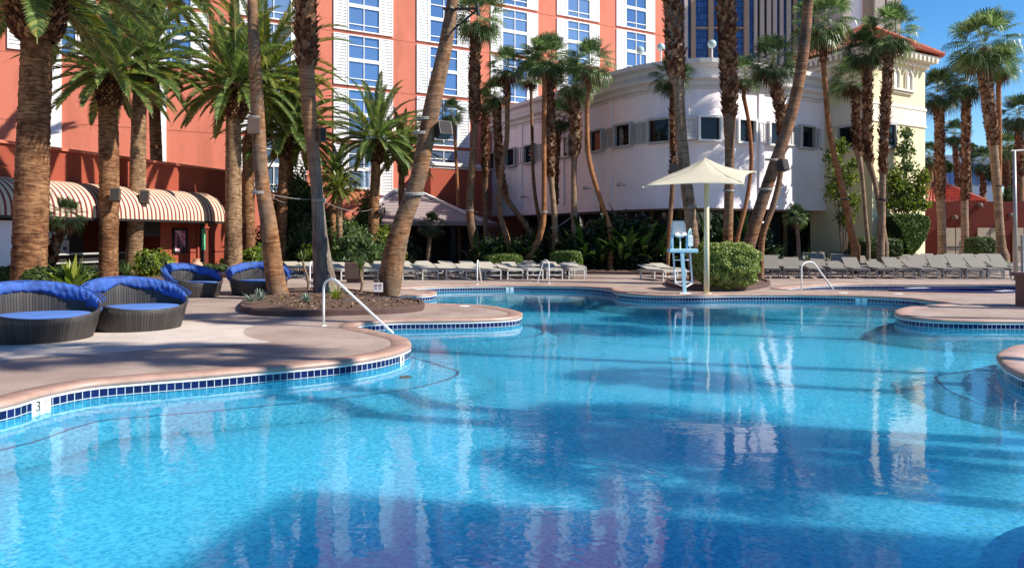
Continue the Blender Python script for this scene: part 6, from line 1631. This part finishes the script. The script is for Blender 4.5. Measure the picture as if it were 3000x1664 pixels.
rope(P(784, 566, 20.8), P(918, 585, 21.6), .05, 'grey cable stretched between the two upright island palms'); rope(P(784, 570, 20.8), P(838, 594, 37), .05, 'grey cable running back to the date palm pair')
rope(P(1628, 668, 38), P(1680, 631, 38.3), .03, 'pale rope tying the palm pair above the block hedge', .02)
rope(P(946, 590, 21.6), P(1092, 612, 38), .2, 'thin cable from the grey flared trunk towards the pavilion palm', .008)
rope(P(1388, 619, 38.5), P(1440, 626, 40), .02, 'thin cable running from the kicked palm to the lavender wall', .012)
# coil of hose at the foot of the bare trunk
b = MB(); c = G(868, 858)+V(0, 0, .22); rg2 = random.Random(4)
for k in range(9):
    pts = [c+V(-.25+.75*i/8+rg2.uniform(-.03, .03), rg2.uniform(-.15, .15)+.1, .32*sin(pi*min(1, .25+i/8*.75))*rg2.uniform(.75, 1.05)) for i in range(9)]; b.tube(pts, .012, 5)
tag(b.build('cable_bundle', MT['hose'], origin=c), 'tangle of dark cables heaped at the foot of the bare brown trunk', 'cables')
b = MB(); pts = [G(1000+i*26, 905-i*1.4)+V(0, 0, .2+.02*sin(i*1.7)) for i in range(9)]; b.tube(pts, .01, 5); tag(b.build('irrigation_hose', MT['hose'], origin=pts[0]), 'thin black irrigation hose lying on the mulch of the island bed', 'hose')
# white sign
t = thing('pool_sign', 'small white sign with two faded red pictograms on a brown post', 'sign', G(1108, 882))
sp = G(1108, 884); sd = sp.y; b = MB(); b.box(V(X(1101, sd), sd+.05, .28), (.13, .06, .62), bev=.01); b.build('post', MT['kerb'], t)
b = MB(); b.box(P(1108, 842, sd), (.24, .02, .24), bev=.004); bd = b.build('board', MT['sign'], t)
for dx in (-.055, .055):
    b = MB(); c = P(1108, 841, sd)+V(dx, -.013, 0); n = 16; b.tube([c+V(.038*cos(2*pi*i/n), 0, .045+.038*sin(2*pi*i/n)) for i in range(n+1)], .004, 5, cap=False)
    b.tube([c+V(-.027, 0, .072), c+V(.027, 0, .018)], .004, 5); b.tube([c+V(-.035, 0, -.03), c+V(.035, 0, -.03)], .004, 5); b.tube([c+V(-.03, 0, -.055), c+V(.03, 0, -.055)], .003, 5); b.build('pictogram', MT['signred'], bd)
# signboard seen from behind beside the yucca (brown box)
t = thing('service_cabinet', 'dark brown box standing behind the yucca at the flared trunk', 'cabinet', V(X(1038, 28), 28, 0))
b = MB(); b.box(V(X(1038, 28), 28, .44), (.62, .4, .6), bev=.02); b.build('body', MT['kerb'], t); b = MB(); b.box(V(X(1038, 28), 28, .07), (.5, .3, .14)); b.build('plinth', MT['kerb'], t)
# grey posts at the edge
t = thing('lamp_post', 'tall plain grey post with short crossbar behind the grey loungers', 'post', V(X(2977, 29.5), 29.5, 0))
b = MB(); b.tube([V(X(2977, 29.5), 29.5, 0), P(2971, 442, 29.5)], [.075, .06], 12); b.build('pole', MT['steel'], t, smooth=True)
b = MB(); b.tube([P(2962, 443, 29.5), P(2998, 441, 29.5)], .04, 8); b.build('crossbar', MT['steel'], t)
b = MB(); b.lathe(V(X(2977, 29.5), 29.5, 0), [(.001, .03), (.16, .03), (.17, 0)], 16); b.build('base_plate', MT['steel'], t)
t = thing('gate_frame', 'grey metal gate frame cut by the picture edge beside the tall post', 'gate', V(X(2998, 27), 27, 0))
b = MB(); b.tube([V(X(2996, 27), 27, 0), P(2994, 690, 27), P(3030, 686, 27)], .045, 8); b.tube([P(2995, 740, 27), P(3030, 738, 27)], .03, 8); b.tube([P(3030, 686, 27), V(X(3030, 27), 27, 0)], .045, 8); b.build('frame', MT['steel'], t)
t = thing('brick_pillar', 'low brown pillar with flat cap at the picture edge by the spa', 'pillar', V(12.75, 18.6, 0))
b = MB(); b.box(V(12.85, 18.6, .36), (.8, .8, .72)); b.build('shaft', MT['brick'], t); b = MB(); b.box(V(12.85, 18.6, .76), (.95, .95, .09), bev=.02); b.build('cap', MT['brick'], t)
# floating leaf near the drain? none.

for o in (l1, l1b, l2, l2b, l2c):
    if not o.get('label'):
        for k in kids(o): bpy.data.objects.remove(k)
        bpy.data.objects.remove(o)

# ================================================================ LIGHT, SKY, CAMERA
SUN_EL = radians(40); SX, SY = .961, -.276; l_ = sqrt(SX*SX+SY*SY); SX /= l_; SY /= l_
w = bpy.data.worlds.new('World'); SC.world = w; w.use_nodes = True; t = w.node_tree
bg = t.nodes['Background']; hs = t.nodes.new('ShaderNodeHueSaturation'); hs.inputs['Saturation'].default_value = 1.3; sky = t.nodes.new('ShaderNodeTexSky'); sky.sky_type = 'NISHITA'; sky.sun_disc = False
sky.sun_elevation = SUN_EL; sky.sun_rotation = atan2(SX, SY); sky.altitude = 800; sky.air_density = 1.0; sky.dust_density = .15; sky.ozone_density = 3.5
t.links.new(sky.outputs[0], hs.inputs['Color']); t.links.new(hs.outputs[0], bg.inputs[0]); bg.inputs[1].default_value = .115
sun = bpy.data.lights.new('sun', 'SUN'); sun.energy = 5.0; sun.use_shadow = True; sun.angle = radians(.5); sun.color = (1, .935, .83)
so = bpy.data.objects.new('sun', sun); COL.objects.link(so)
dirv = V(SX*cos(SUN_EL), SY*cos(SUN_EL), sin(SUN_EL)); so.rotation_euler = dirv.to_track_quat('Z', 'Y').to_euler()
cam = bpy.data.cameras.new('camera'); cam.sensor_width = 36; cam.lens = 36*F/3000; cam.shift_y = -(832-HZ)/3000; cam.clip_end = 1000
co = bpy.data.objects.new('camera', cam); COL.objects.link(co); co.location = (0, 0, CH); co.rotation_euler = (radians(90), 0, 0); SC.camera = co
SC.view_settings.view_transform = 'Standard'; SC.view_settings.look = 'None'; SC.view_settings.gamma = 1; SC.view_settings.exposure = .62
SC.view_settings.use_curve_mapping = False
SC.cycles.max_bounces = 8; SC.cycles.transparent_max_bounces = 16; SC.cycles.caustics_reflective = False; SC.cycles.caustics_refractive = False
SC.cycles.sample_clamp_indirect = 6
